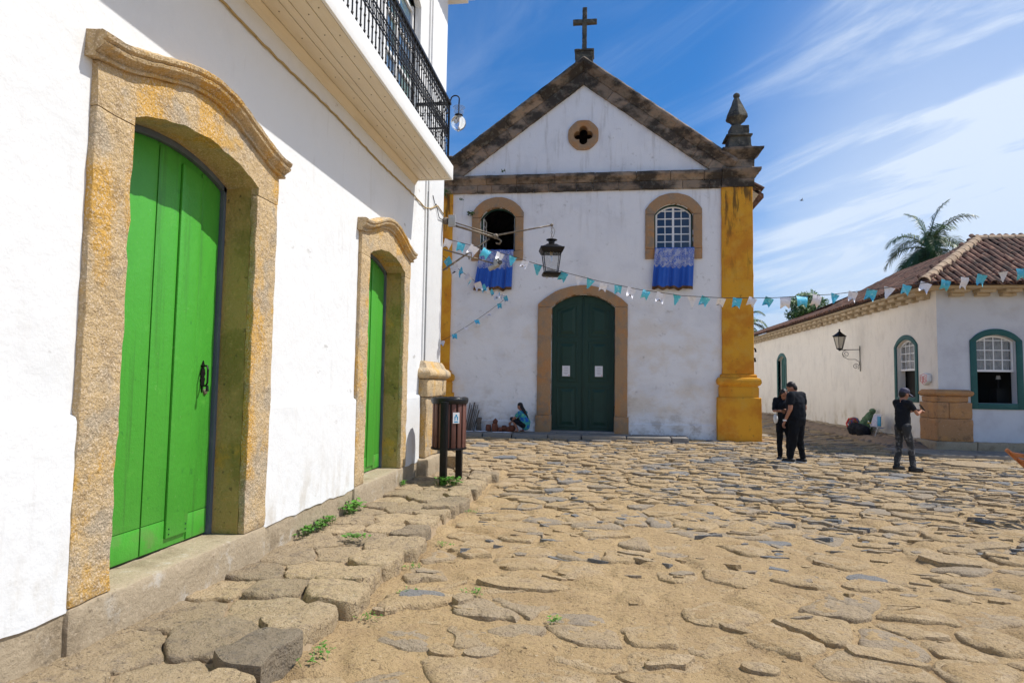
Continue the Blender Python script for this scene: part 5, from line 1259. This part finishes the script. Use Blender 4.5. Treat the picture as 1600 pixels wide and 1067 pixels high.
# ---------------- bags and beach chair by the long wall
def meta_mesh(name, prims, m, parent, vox=.02, rough=0, smooth_it=4):
    """rounded parts fused into one continuous skin"""
    g = G()
    for pr_ in prims:
        if pr_[0] == 'c':
            _, a, b, r0, r1 = pr_; a, b = Vector(a), Vector(b); n = 8; d = (b-a)
            pts = [a+d*(k/n) for k in range(n+1)]; dn = d.normalized() if d.length > 1e-6 else Vector((0, 0, 1))
            pts = [a-dn*r0*.9, a-dn*r0*.55]+pts+[b+dn*r1*.55, b+dn*r1*.9]
            rr = [r0*.4, r0*.82]+[r0+(r1-r0)*k/n for k in range(n+1)]+[r1*.82, r1*.4]
            g.tube(pts, rr, 12)
        else:
            _, c, r = pr_[:3]; rot = pr_[3] if len(pr_) > 3 else None; h = G(); h.ball((0, 0, 0), r, 14, 9)
            vs = [Vector(v) for v in h.v]
            if rot is not None: vs = [rot @ v for v in vs]
            g.add([v+Vector(c) for v in vs], h.f)
    o3 = wloc(parent)
    me = bpy.data.meshes.new('tmp'); me.from_pydata([tuple(Vector(v)-o3) for v in g.v], [], g.f); me.update()
    bm = bmesh.new(); bm.from_mesh(me); bmesh.ops.recalc_face_normals(bm, faces=bm.faces); bm.to_mesh(me); bm.free()
    o = bpy.data.objects.new('tmp', me); C.objects.link(o)
    md = o.modifiers.new('r', 'REMESH'); md.mode = 'VOXEL'; md.voxel_size = vox
    sm = o.modifiers.new('s', 'SMOOTH'); sm.factor = .5; sm.iterations = smooth_it
    dg = bpy.context.evaluated_depsgraph_get(); me2 = bpy.data.meshes.new_from_object(o.evaluated_get(dg)); me2.name = name
    bpy.data.objects.remove(o); bpy.data.meshes.remove(me)
    if rough:
        for v in me2.vertices:
            q = v.co+o3; v.co += noise.noise_vector(q*9)*rough+noise.noise_vector(q*22)*rough*.4
    me2.polygons.foreach_set('use_smooth', [True]*len(me2.polygons)); me2.materials.clear(); me2.materials.append(M[m] if isinstance(m, str) else m)
    o = bpy.data.objects.new(name, me2); C.objects.link(o); o.parent = parent; return o
zl = .27
t = thing('patterned_bag', 'round multicoloured patchwork bag against the foot of the cream wall', 'bag', (8.5, 22.9, zl))
meta_mesh('bag_body', [('e', (8.5, 22.95, zl+.30), (.19, .19, .16)), ('e', (8.45, 22.9, zl+.12), (.15, .17, .12))], 'patch', t, .03, .03)
g = G(); g.tube([(8.3, 22.8, zl+.42), (8.2, 22.75, zl+.25), (8.25, 22.7, zl+.05)], .03, 6); g.build('strap', 'red', t, smooth=True)
t = thing('net_sack', 'pale green net sack slumped against the wall beside the patchwork bag', 'sack', (8.65, 22.2, zl))
meta_mesh('sack_body', [('c', (8.62, 22.4, zl+.12), (8.72, 22.1, zl+.62), .24, .09), ('e', (8.55, 22.5, zl+.1), (.25, .35, .14)), ('e', (8.74, 22.05, zl+.72), (.1, .1, .08))], 'net', t, .03, .05)
t = thing('black_bag', 'large black bag lying in front of the green net sack', 'bag', (8.3, 22.1, .2))
meta_mesh('bag_body', [('e', (8.3, 22.25, .36), (.2, .5, .22)), ('e', (8.35, 21.8, .34), (.2, .35, .2))], 'tee', t, .03, .03)
t = thing('beach_chair', 'white-framed folding beach chair standing near the corner pilaster', 'chair', (8.6, 21.2, .25))
g = G(); X0 = 8.55
for y in (21.62, 21.12):
    g.tube([(8.42, y, .20), (8.62, y, .88), (8.66, y, .90)], .014, 6); g.tube([(8.80, y, .24), (8.5, y, .55), (8.44, y, .68)], .014, 6)
g.tube([(8.42, 21.62, .2), (8.42, 21.12, .2)], .014, 6); g.tube([(8.64, 21.62, .9), (8.64, 21.12, .9)], .014, 6); g.build('frame', 'whitetrim', t, smooth=True)
g = G(); g.rings([[(x, y, z+.02*sin(i*1.3)) for i, (x, z) in enumerate(((8.5, .52), (8.54, .66), (8.58, .78), (8.63, .9)))] for y in (21.15, 21.3, 21.45, 21.6)], False, False, False); g.build('back_canvas', 'stripe', t, smooth=True)
g = G(); g.rings([[(x, y, z) for x, z in ((8.46, .5), (8.6, .46), (8.75, .5))] for y in (21.15, 21.38, 21.6)], False, False, False); g.build('seat_canvas', 'stripe', t, smooth=True)
g = G(); g.tube([(8.42, 21.62, .62), (8.62, 21.62, .6)], .02, 6); g.build('armrest', 'yellow', t)
g = G(); g.box(8.5, 8.53, 20.9, 21.12, .55, .85); tag(g.build('towel', 'stickerblue', bevel=.01), 'small bright blue and yellow towel hanging behind the boy', 'towel')
# ---------------- wooden folding chair just entering at the right edge
t = thing('wooden_chair', 'reclining varnished wooden chair, only its back corner entering at the right edge', 'chair', (6.2, 9.0, .05))
def board(a, b, w, th, name='slat'):
    a, b = Vector(a), Vector(b); d = (b-a).normalized(); s = Vector((0, 1, 0)); s = (s-d*s.dot(d)).normalized(); n_ = d.cross(s); g = G()
    g.rings([[p+s*w*i+n_*th*j for i, j in ((-1, -1), (1, -1), (1, 1), (-1, 1))] for p in (a, b)]); return g.build(name, 'wood', t, bevel=.004)
for y in (8.75, 9.25):
    board((5.30, y, .93), (5.95, y, .30), .02, .022, 'back_post'); board((5.55, y, .05), (6.35, y, .45), .018, .02, 'leg'); board((6.45, y, .05), (5.75, y, .45), .018, .02, 'leg'); board((5.7, y, .62), (6.3, y, .62), .03, .012, 'armrest')
for k in range(6):
    q = k/6; a = Vector((5.33, 8.77, .90)); b = Vector((5.9, 8.77, .35)); p = a+(b-a)*q; g = G()
    d = (b-a).normalized(); g.rings([[p+d*i+Vector((-d.z, 0, d.x))*j+Vector((0, y, 0)) for i, j in ((0, -.008), (.075, -.008), (.075, .008), (0, .008))] for y in (0, .46)]); g.build('back_slat', 'wood', t, bevel=.003)
for k in range(5): g = G(); g.box(5.85+k*.1, 5.93+k*.1, 8.77, 9.23, .42, .435); g.build('seat_slat', 'wood', t, bevel=.003)
# ---------------- vendor's goods on the step
zs = .2
t = thing('stick_bundle', 'bundle of thin grey sticks leaning against the church wall behind the bin', 'sticks', (-4.0, 19.8, zs))
r = random.Random(5)
for k in range(17):
    x = -4.13+.018*k+.02*r.random(); h = .62+.26*r.random(); g = G(); x2 = x+.09+.04*r.random() if k < 13 else x+.12
    g.tube([(x, 19.62+.06*r.random(), zs), (x2, 19.9, zs+h)], .012, 5); g.build('stick', 'stick', t)
t = thing('carved_post', 'short carved brown post standing beside the stick bundle', 'carving', (-3.68, 19.7, zs)); g = G()
g.lathe([(.085, zs), (.08, zs+.15), (.07, zs+.2), (.085, zs+.24), (.08, zs+.3), (.095, zs+.36), (.09, zs+.40)], -3.68, 19.75, 9); g.build('carving', 'stick', t, rough=.015, cut=.06)
items = [(-3.36, .1, .2, 'box'), (-3.16, .11, .24, 'box'), (-3.14, .09, .16, 'top'), (-2.98, .09, .13, 'pot'), (-2.86, .1, .19, 'pot'), (-2.74, .09, .15, 'box'), (-2.62, .11, .2, 'pot')]
lbs = ['small brown carved box at the left of the vendor goods', 'taller brown carved block in the middle of the goods', 'reddish carved piece balanced on top of the taller block', 'small reddish pot in the row of goods', 'dark round pot in the row of goods', 'small brown box between two dark pots', 'dark pot nearest the crouching vendor']
for (x, rr, h, kd), lb in zip(items, lbs):
    z0 = zs+(.24 if kd == 'top' else 0); y = 19.62; g = G()
    if kd == 'pot': g.lathe([(rr*.6, z0), (rr, z0+h*.4), (rr*.85, z0+h*.8), (rr*.5, z0+h), (rr*.4, z0+h*.9)], x, y, 12)
    elif kd == 'top': g.lathe([(rr*.9, z0), (rr, z0+h*.5), (.01, z0+h)], x, y, 5, .6)
    else: g.lathe([(rr, z0), (rr*1.02, z0+h*.5), (rr*.8, z0+h)], x, y, 5, rng.random())
    tag(g.build('craft_piece', 'pot', bevel=.008, cut=.08, rough=.008), lb, 'craft', 'brown carved goods laid out by the vendor')
for k, (x, y, w, a) in enumerate(((-3.95, 19.35, .16, .1), (-3.55, 19.38, .18, -.2), (-3.0, 19.2, .15, .5), (-2.72, 19.15, .13, -.5))):
    g = G(); g.rings([[(x+p*cos(a)-q*sin(a), y+p*sin(a)+q*cos(a), .205+.02*abs(sin(p*20))+d) for p, q in ((-w, -.07), (0, -.075), (w, -.07), (w, .07), (0, .08), (-w, .07))] for d in (0, .008)])
    tag(g.build('paper_sheet', 'paper'), ['crumpled white sheet on the step below the sticks', 'white sheet on the step in front of the carved post', 'white sheet in front of the carved goods', 'small white sheet at the right end of the goods'][k], 'paper', 'white sheets on the church step')
# ================================================================ PEOPLE
def hand(g, wrist, fwd, side, up, s=1., curl=.7):
    """five curled fingers and a thumb leaving the side of the palm"""
    w = Vector(wrist); f, sd_, u = [Vector(v).normalized() for v in (fwd, side, up)]
    for k in range(4):
        b = w+f*.085*s+sd_*(.03-.02*k)*s; L_ = (.072, .08, .075, .06)[k]*s; pts = [w+f*.04*s+sd_*(.022-.015*k)*s, b]; a = .25
        for j in range(3):
            a += curl*.55; d = f*cos(a)-u*sin(a); pts.append(pts[-1]+d*L_*(.42, .33, .25)[j])
        g.tube(pts, [.009*s, .0095*s, .009*s, .0082*s, .006*s], 6)
    pts = [w+f*.02*s+sd_*.02*s, w+f*.045*s+sd_*.045*s, w+f*.075*s+sd_*.055*s-u*.015*s, w+f*.095*s+sd_*.042*s-u*.03*s]
    g.tube(pts, [.013*s, .011*s, .0095*s, .007*s], 6)
def join_into(o, g, parent):
    """append geometry to an existing mesh object"""
    o3 = wloc(parent); me = o.data; bm = bmesh.new(); bm.from_mesh(me); vs = [bm.verts.new(Vector(p)-o3) for p in g.v]
    for f in g.f:
        try: q = bm.faces.new([vs[i] for i in f]); q.smooth = True
        except ValueError: pass
    bmesh.ops.recalc_face_normals(bm, faces=bm.faces); bm.to_mesh(me); bm.free()
def person(label, loc, yaw, H, J, fat=1., top='tee', legs='trouser', headyaw=0, headpitch=0, hair='short', sleeve=.55, cap=False, jeans=False, group=None, hands=None, shoes=True, shorts=False):
    t = thing('person', label, 'person', loc, group); s = H/1.75; Rz = Matrix.Rotation(yaw, 3, 'Z')
    def P(p): return Vector(loc)+Rz @ (Vector(p)*s)
    q = {k: P(v) for k, v in J.items()}; f = fat
    Rh = Rz @ Matrix.Rotation(headyaw, 3, 'Z') @ Matrix.Rotation(headpitch, 3, 'X')
    hc = q['head']
    def Hd(p): return hc+Rh @ (Vector(p)*s)
    body = [('c', q['hip'], q['chest'], .13*s*f, .14*s*f), ('c', q['chest'], q['neck'], .10*s, .055*s), ('c', q['neck'], hc, .056*s*f**.5, .05*s),
            ('e', Hd((0, 0, .03)), (.076*s, .095*s, .105*s), Rh), ('e', Hd((0, .035, -.04)), (.055*s, .06*s, .065*s), Rh), ('c', Hd((0, .09, .02)), Hd((0, .112, -.012)), .010*s, .014*s),
            ('e', Hd((0, .085, -.055)), (.024*s, .014*s, .010*s), Rh), ('e', Hd((.078, 0, 0)), (.01*s, .022*s, .032*s), Rh), ('e', Hd((-.078, 0, 0)), (.01*s, .022*s, .032*s), Rh)]
    for a in 'LR':
        body += [('c', q['sh'+a], q['el'+a], .05*s*f, .038*s*f), ('c', q['el'+a], q['wr'+a], .038*s*f, .026*s), ('c', q['hp'+a], q['kn'+a], .078*s*f, .052*s*f), ('c', q['kn'+a], q['an'+a], .05*s*f, .034*s)]
        fd = (q['wr'+a]-q['el'+a]).normalized(); sdv = Vector((0, 0, 1)).cross(fd)
        if sdv.length < .2: sdv = Rz @ Vector((0, 1, 0))
        sdv.normalize(); body.append(('c', q['wr'+a]+fd*.01, q['wr'+a]+fd*.075*s, .026*s, .03*s))
        ft = Rz @ Vector(J.get('ft'+a, (0, 1, 0))); body.append(('c', q['an'+a]-Vector((0, 0, .03)), q['an'+a]+ft*.13*s-Vector((0, 0, .045*s)), .034*s, .028*s))
    b = meta_mesh('body', body, 'skin', t, .0125, 0, 3)
    g = G()
    for a in 'LR':
        fd = (q['wr'+a]-q['el'+a]).normalized(); sdv = Vector((0, 0, 1)).cross(fd)
        if sdv.length < .25: sdv = Rz @ Vector((0, 1, 0))
        up = fd.cross(sdv).normalized(); up = up if up.z >= -.1 else -up
        hand(g, q['wr'+a]+fd*.0, fd, sdv if a == 'L' else -sdv if hands == 'phone' else sdv, up, s*1.05, .8)
    join_into(b, g, t)
    g = G()
    for x in (-.03, .03): g.ball(Hd((x, .086, .02)), .011*s, 8, 5)
    g.build('eyes', 'hair', t, smooth=True)
    # shirt
    T = [('c', q['hip']+Vector((0, 0, .02)), q['chest'], .158*s*f, .162*s*f), ('c', q['chest'], q['neck']-Vector((0, 0, .05*s)), .13*s*f, .075*s*f), ('c', q['shL'], q['shR'], .07*s*f, .07*s*f),
         ('c', q['hip']-Vector((0, 0, .05*s)), q['hip']+Vector((0, 0, .1*s)), .15*s*f, .155*s*f)]
    for a in 'LR':
        m_ = q['sh'+a]+(q['el'+a]-q['sh'+a])*sleeve; T += [('c', q['sh'+a], m_, .072*s*f, .062*s*f), ('c', q['chest'], q['sh'+a], .11*s*f, .07*s*f)]
    meta_mesh('shirt', T, top, t, .0145, .012, 3)
    T = [('c', q['hip']-Vector((0, 0, .06*s)), q['hip'], .135*s*f, .14*s*f)]
    for a in 'LR':
        T.append(('c', q['hp'+a], q['kn'+a], .105*s*f, .074*s*f))
        if not shorts: T.append(('c', q['kn'+a], q['an'+a]+Vector((0, 0, .02)), .072*s*f, .058*s))
        T.append(('c', q['hip']-Vector((0, 0, .04*s)), q['hp'+a], .13*s*f, .11*s*f))
    meta_mesh('shorts' if shorts else 'trousers', T, 'jeans' if jeans else legs, t, .0145, .014, 3)
    if shoes:
        for a in 'LR':
            ft = (Rz @ Vector(J.get('ft'+a, (0, 1, 0)))).normalized(); an = q['an'+a]; fl = Vector((an.x, an.y, an.z-.085*s))
            meta_mesh('shoe', [('c', fl+Vector((0, 0, .055))-ft*.05, fl+ft*.15+Vector((0, 0, .042)), .05, .04), ('c', fl+Vector((0, 0, .05))-ft*.03, an, .05, .045)], 'shoe', t, .014)
            g = G(); sd_ = ft.cross(Vector((0, 0, 1))); g.rings([[fl+ft*(.055+.155*cos(u))+sd_*.052*sin(u)+Vector((0, 0, z)) for u in [2*pi*k/14 for k in range(14)]] for z in (.0, .028)]); g.build('sole', 'sole' if not jeans else 'shoe', t, bevel=.004)
    # hair
    if hair == 'short': meta_mesh('hair', [('e', Hd((0, -.018, .062)), (.084*s, .094*s, .088*s), Rh), ('e', Hd((0, -.05, 0)), (.078*s, .06*s, .09*s), Rh)]+([('e', Hd((0, .052, -.065)), (.058*s, .052*s, .045*s), Rh)] if fat > 1.1 else []), 'hair', t, .012, .006)
    if hair == 'long': meta_mesh('hair', [('e', Hd((0, -.018, .055)), (.088*s, .1*s, .095*s), Rh), ('c', Hd((0, -.06, 0)), Hd((0, -.09, -.28)), .08*s, .06*s), ('c', Hd((.075, -.01, .02)), Hd((.075, -.02, -.2)), .03*s, .035*s), ('c', Hd((-.075, -.01, .02)), Hd((-.075, -.02, -.2)), .03*s, .035*s)], 'hair', t, .013, .008)
    if cap:
        meta_mesh('cap', [('e', Hd((0, -.005, .075)), (.09*s, .108*s, .078*s), Rh), ('e', Hd((0, -.02, .04)), (.088*s, .102*s, .04*s), Rh)], 'cap', t, .012)
        g = G(); rr = []
        for k in range(9):
            u = -1+2*k/8; y0, y1 = .085*sqrt(max(0, 1-u*u*.8)), .085+.115*sqrt(max(0, 1-u*u*.85)); x = .078*u
            rr.append([Hd((x, y0, .058-.02*u*u)), Hd((x, y1, .040-.028*u*u)), Hd((x, y1, .032-.028*u*u)), Hd((x, y0, .05-.02*u*u))])
        g.rings(rr); g.build('cap_brim', 'cap', t, bevel=.002)
        return t, q, Hd
    return t, q, Hd
STAND = dict(hip=(0, 0, .98), chest=(0, .01, 1.30), neck=(0, 0, 1.49), head=(0, .02, 1.61), shL=(-.18, 0, 1.43), shR=(.18, 0, 1.43), elL=(-.24, -.02, 1.14), elR=(.24, -.02, 1.14), wrL=(-.25, .07, .90), wrR=(.25, .07, .90),
             hpL=(-.09, 0, .92), hpR=(.09, 0, .92), knL=(-.10, .02, .50), knR=(.10, .02, .50), anL=(-.10, -.01, .09), anR=(.10, -.01, .09))
mz = gh(4.3, 15)
Jm = dict(STAND); Jm.update(head=(-.03, .085, 1.575), neck=(0, .03, 1.47), chest=(0, .03, 1.28), wrL=(-.26, .10, .88), elR=(.27, .0, 1.15), wrR=(.24, .16, .93), anL=(-.14, .06, .09), anR=(.13, -.04, .09), ftL=(-.35, .9, 0), ftR=(.1, 1, 0))
tm_, qm, _ = person('stocky man in black clothes with his back turned, bending his head to the woman', (4.31, 14.80, mz), radians(38), 1.80, Jm, fat=1.22, headyaw=radians(35), headpitch=radians(-32))
g = G(); w_ = qm['wrL']; g.tube([w_+Vector((0, 0, .035)), w_+Vector((0, 0, .005))], .042, 12); g.build('wristband', 'whitetrim', tm_)
Jw = dict(STAND); Jw.update(head=(0, .07, 1.56), neck=(0, .02, 1.47), elL=(-.22, .08, 1.17), wrL=(-.06, .30, 1.20), elR=(.22, .08, 1.17), wrR=(.07, .29, 1.18), ftL=(-.1, 1, 0), ftR=(.2, 1, 0))
tw_, qw, _ = person('woman in black with long dark hair looking at the phone in her hands', (4.20, 15.38, gh(4.05, 15.3)), radians(165), 1.66, Jw, fat=.95, hair='long', headpitch=radians(-35), headyaw=radians(20), hands='phone', sleeve=.8)
ph = (qw['wrL']+qw['wrR'])/2+Vector((-.05, -.09, .02))
t = thing('phone', 'dark phone held in the hands of the woman in black', 'phone', ph); g = G(); g.box(ph.x-.075, ph.x+.075, ph.y-.04, ph.y+.04, ph.z-.005, ph.z+.005); g.build('case', 'black', t, bevel=.004)
t = thing('tote_bag', 'small white tote bag hanging at the side of the woman in black', 'bag', (3.93, 15.2, .95)); 
meta_mesh('bag_body', [('e', (3.97, 15.20, .98), (.055, .04, .11))], 'whitetrim', t, .015, .01)
g = G(); g.tube([(3.98, 15.20, 1.08), (4.03, 15.2, 1.25), (4.10, 15.24, 1.40)], .004, 6); g.build('strap', 'tee', t, smooth=True)
Jb = dict(STAND); Jb.update(head=(0, .05, 1.59), elL=(-.24, .14, 1.20), wrL=(-.08, .36, 1.25), elR=(.22, .16, 1.19), wrR=(.06, .38, 1.24), anL=(-.13, -.05, .09), anR=(.12, .12, .09), knL=(-.12, .0, .5), knR=(.11, .08, .5), ftL=(-.1, 1, 0), ftR=(.3, .9, 0))
tb_, qb, _ = person('boy in a black tee, ripped grey jeans and cap, looking at his phone', (6.10, 13.95, gh(6.1, 13.95)), radians(-72), 1.68, Jb, fat=.92, cap=True, jeans=True, headpitch=radians(-18), hands='phone')
ph = (qb['wrL']+qb['wrR'])/2+Vector((.10, 0.02, .07)); Rp = Matrix.Rotation(radians(-35), 3, 'Y')
t = thing('phone', 'phone held up in both hands of the boy with the cap', 'phone', ph); g = G(); h = G(); h.box(-.006, .006, -.037, .037, -.075, .075); g.add([Rp @ Vector(v)+ph for v in h.v], h.f); g.build('case', 'black', t, bevel=.004)
# crouching vendor
Js = dict(hip=(0, -.05, .26), chest=(0, .05, .52), neck=(0, .12, .70), head=(0, .17, .83), shL=(-.17, .08, .64), shR=(.17, .08, .64), elL=(-.22, .28, .44), elR=(.22, .25, .42), wrL=(-.14, .44, .32), wrR=(.14, .42, .30),
          hpL=(-.10, -.03, .24), hpR=(.10, -.03, .24), knL=(-.17, .38, .44), knR=(.17, .36, .40), anL=(-.15, .16, .08), anR=(.16, .14, .08))
_, qs, _ = person('crouching vendor in a teal and blue shirt with back turned beside the church door', (-2.22, 19.45, .2), radians(62), 1.62, Js, top='tie', legs='tee', hair='short', headyaw=radians(15), headpitch=radians(-25), sleeve=.5, shorts=True, shoes=False)
meta_mesh('hair_tail', [('c', qs['head']+Vector((.04, -.05, .0)), qs['head']+Vector((.14, -.13, -.12)), .06, .05), ('c', qs['head']+Vector((.14, -.13, -.12)), qs['head']+Vector((.25, -.13, -.36)), .05, .03)], 'hair', [o for o in C.objects if o.name.startswith('person')][-1], .02)
# ================================================================ VEGETATION AND DISTANCE
def palm(label, base, crown, R, nf, seed, lean=0):
    r = random.Random(seed); t = thing('palm_tree', label, 'palm tree', base); b, c = Vector(base), Vector(crown)
    g = G(); pts = [b+(c-b)*(k/10)+Vector((.4*sin(k*.3)*(1-k/10), 0, 0)) for k in range(11)]; g.tube(pts, [.26-.012*k for k in range(11)], 9); g.build('trunk', 'bark', t, smooth=True)
    for k in range(nf):
        az_ = 2*pi*k*.381966+r.gauss(0, .15); el = radians(82-120*(k/nf)**.75)+r.gauss(0, .12); L_ = R*(.95+.2*r.random()); g = G()
        p = c.copy(); d = Vector((cos(az_)*cos(el), sin(az_)*cos(el), sin(el))); n = 22; rach = [p.copy()]; ds = [d.copy()]; droop = .055+.035*r.random()
        for j in range(n):
            d = (d+Vector((0, 0, -droop*(1+j/n)))).normalized(); p = p+d*L_/n; rach.append(p.copy()); ds.append(d.copy())
        g.tube(rach, [.045*(1-j/(n+2))+.008 for j in range(n+1)], 4)
        for j in range(2, n+1):
            for q in (0, .5):
                pp = rach[j]-ds[j]*(L_/n)*q; d = ds[j]; s = d.cross(Vector((0, 0, 1)))
                if s.length < .1: s = Vector((1, 0, 0))
                s.normalize(); up = s.cross(d); ll = R*.30*(sin(pi*min(1, (j/n)*.88+.1))**.6)*(.85+.3*r.random())
                for sg in (-1, 1):
                    dd = (s*sg*.8+d*.55+up*(.12+.1*r.gauss(0, 1))).normalized(); m_ = pp+dd*ll*.5; e = pp+dd*ll+Vector((0, 0, -ll*(.35+.25*r.random()))); w = up.cross(dd).normalized()*.036
                    g.add([pp-w*.6, pp+w*.6, m_+w, m_-w, e], [(0, 1, 2, 3), (3, 2, 4)])
        g.build('frond', 'palm', t)
    g = G()
    for k in range(6): a = k*1.05; g.ball(c+Vector((.25*cos(a), .25*sin(a), -.25)), .13, 7, 5)
    g.build('coconut', 'leaf', t, smooth=True); return t
palm('tall coconut palm rising behind the tiled roof of the corner house', (26.3, 55, 0), (26.3, 55, 12.9), 3.9, 34, 11)
palm('palm with dark fronds peeking out beside the ochre pilaster', (14.0, 62, 0), (13.5, 62, 7.4), 2.3, 20, 5)
def tree(label, base, c, R, n, seed, size=.14):
    r = random.Random(seed); t = thing('tree', label, 'tree', base); g = G()
    g.tube([base, (c[0], c[1], c[2]-R[2]*.6)], [.3, .18], 8)
    cl = []
    for k in range(46):
        d = Vector((r.gauss(0, 1), r.gauss(0, 1), r.gauss(0, 1))).normalized()*r.random()**.4; p = Vector((c[0]+d.x*R[0], c[1]+d.y*R[1], c[2]+d.z*R[2])); cl.append(p)
        if k < 9: g.tube([(c[0], c[1], c[2]-R[2]*.7), p], [.1, .03], 5)
    g.build('trunk', 'bark', t); g = G()
    for p in cl: leafclump(g, p, R[0]*.30*(.7+.6*r.random()), n//46, size, r)
    g.build('crown', 'leaf', t); return t
tree('leafy green tree rising behind the long tiled eave of the cream house', (18.5, 60, 0), (18.5, 60, 8.6), (1.85, 1.8, 1.5), 5200, 3)
tree('low round tree partly hidden behind the long roof, left of the palm', (21.3, 66, 0), (21.3, 66, 8.0), (1.6, 1.6, 1.2), 2600, 8)
# weeds along the walk
def weed(label, pts, n, size, seed, spread=.05, h=.06):
    r = random.Random(seed); t = thing('weed', label, 'weed', pts[0], 'weeds growing in the joints of the walk')
    L_ = len(pts)-1; g = G(); st = G()
    for k in range(n):
        s = r.random()*L_; i = min(int(s), L_-1) if L_ else 0; a = Vector(pts[i]); b = Vector(pts[min(i+1, L_)]); p = a+(b-a)*(s-i)+Vector((r.gauss(0, spread), r.gauss(0, spread), 0))
        hh = h*(.3+r.random()); top = p+Vector((r.gauss(0, .02), r.gauss(0, .02), hh)); st.tube([p, top], .0015, 3)
        for _ in range(3):
            a2 = r.random()*2*pi; d = Vector((cos(a2), sin(a2), .2+.5*r.random())).normalized(); w = d.cross(Vector((0, 0, 1))).normalized(); sz = size*(.6+.8*r.random())
            g.add([top, top+d*sz*.35+w*sz*.34, top+d*sz*.8+w*sz*.26+Vector((0, 0, -.1*sz)), top+d*sz+Vector((0, 0, -.2*sz)), top+d*sz*.8-w*sz*.26+Vector((0, 0, -.1*sz)), top+d*sz*.35-w*sz*.34], [(0, 1, 2, 3, 4, 5)])
    g.build('leaves', 'weed', t); st.build('stems', 'weed', t)
zw = .13
weed('long strip of leafy green weeds at the foot of the white wall between the doors', [(-2.93, 6.05, zw), (-2.9, 6.5, zw), (-2.92, 6.85, zw)], 80, .042, 1, .03, .06)
weed('bushy green weed against the plinth just before the second door', [(-2.9, 7.25, zw), (-2.9, 7.6, zw)], 60, .045, 2, .04, .09)
weed('small creeping weed between two walk stones', [(-2.45, 6.2, zw+.01), (-2.25, 6.15, zw+.01)], 34, .035, 3, .03, .03)
weed('leafy weed around the foot of the litter bin post', [(-2.38, 9.62, zw), (-2.15, 9.7, zw)], 60, .055, 4, .05, .09)
weed('tiny weed at the wall near the second door sill', [(-2.93, 9.35, zw), (-2.9, 9.5, zw)], 12, .04, 6, .02, .05)
weed('grassy weeds at the kerb foot beside the dark grey kerb slab', [(-1.66, 3.62, .04), (-1.62, 3.75, .04), (-1.66, 3.9, .04)], 20, .022, 7, .03, .03)
for k, (x, y) in enumerate(((-1.6, 4.45), (-1.62, 5.7), (-1.55, 6.5), (-1.6, 8.2), (-.95, 5.1), (-1.5, 5.0), (-.3, 4.6))):
    weed('tiny moss tuft in the dust '+['beside the pale kerb stone', 'at the kerb halfway along the walk', 'by the kerb past the middle of the walk', 'at the kerb near the far end of the walk', 'behind the small upright stone', 'beside the dark slab lying in the dust', 'between stones out in the square'][k], [(x, y, .035)], 14, .018, 20+k, .04, .02)
# mountains
for k, (x0, x1, y, hmax, seed) in enumerate(((300, 3200, 4600, 520, 2), (900, 4200, 6200, 700, 6))):
    g = G(); n = 60; rs = []
    for i in range(n+1):
        x = x0+(x1-x0)*i/n; e = sin(pi*i/n)**.5
        h = hmax*e*(.72+.35*noise.noise(Vector((x*.0022, seed, 0)))+.10*noise.noise(Vector((x*.008, seed, 1))))
        rs.append([(x, y-900, -1), (x+20*sin(i), y-450, h*.45), (x, y, h), (x, y+900, -1)])
    g.rings(rs, False, False, False); tag(g.build('mountain', 'forest', smooth=True, cut=0), kind='structure')
# humid air
g = G(); g.box(-3000, 7500, -60, 7400, -1.2, 700)
hm_ = bpy.data.materials.new('haze'); hm_.use_nodes = True; N_ = hm_.node_tree.nodes; N_.clear(); o_ = N_.new('ShaderNodeOutputMaterial'); v_ = N_.new('ShaderNodeVolumePrincipled')
v_.inputs['Density'].default_value = 1.05e-4; v_.inputs['Color'].default_value = (.55, .75, 1, 1); v_.inputs['Anisotropy'].default_value = .2
hm_.node_tree.links.new(v_.outputs[0], o_.inputs['Volume']); 
HAZE = g.build('haze', hm_); tag(HAZE, kind='stuff')
# birds: specks in the bright sky
for k, (x, y, z) in enumerate(((30, 42, 18.5), (14.5, 48, 15.2))):
    g = G(); g.tube([(x-.12, y, z), (x, y, z+.01), (x+.14, y, z)], [.02, .05, .015], 6); b_ = thing('bird', ['tiny dark bird gliding high at the right edge of the sky', 'tiny dark bird gliding in the pale sky to the right of the pinnacle'][k], 'bird', (x, y, z)); g.build('body', 'hair', b_)
    g = G(); g.add([(x-.05, y, z), (x+.05, y, z), (x-.02, y-.35, z+.12)], [(0, 1, 2)]); g.add([(x-.05, y, z), (x+.05, y, z), (x-.02, y+.35, z+.12)], [(0, 1, 2)]); g.build('wings', 'hair', b_)
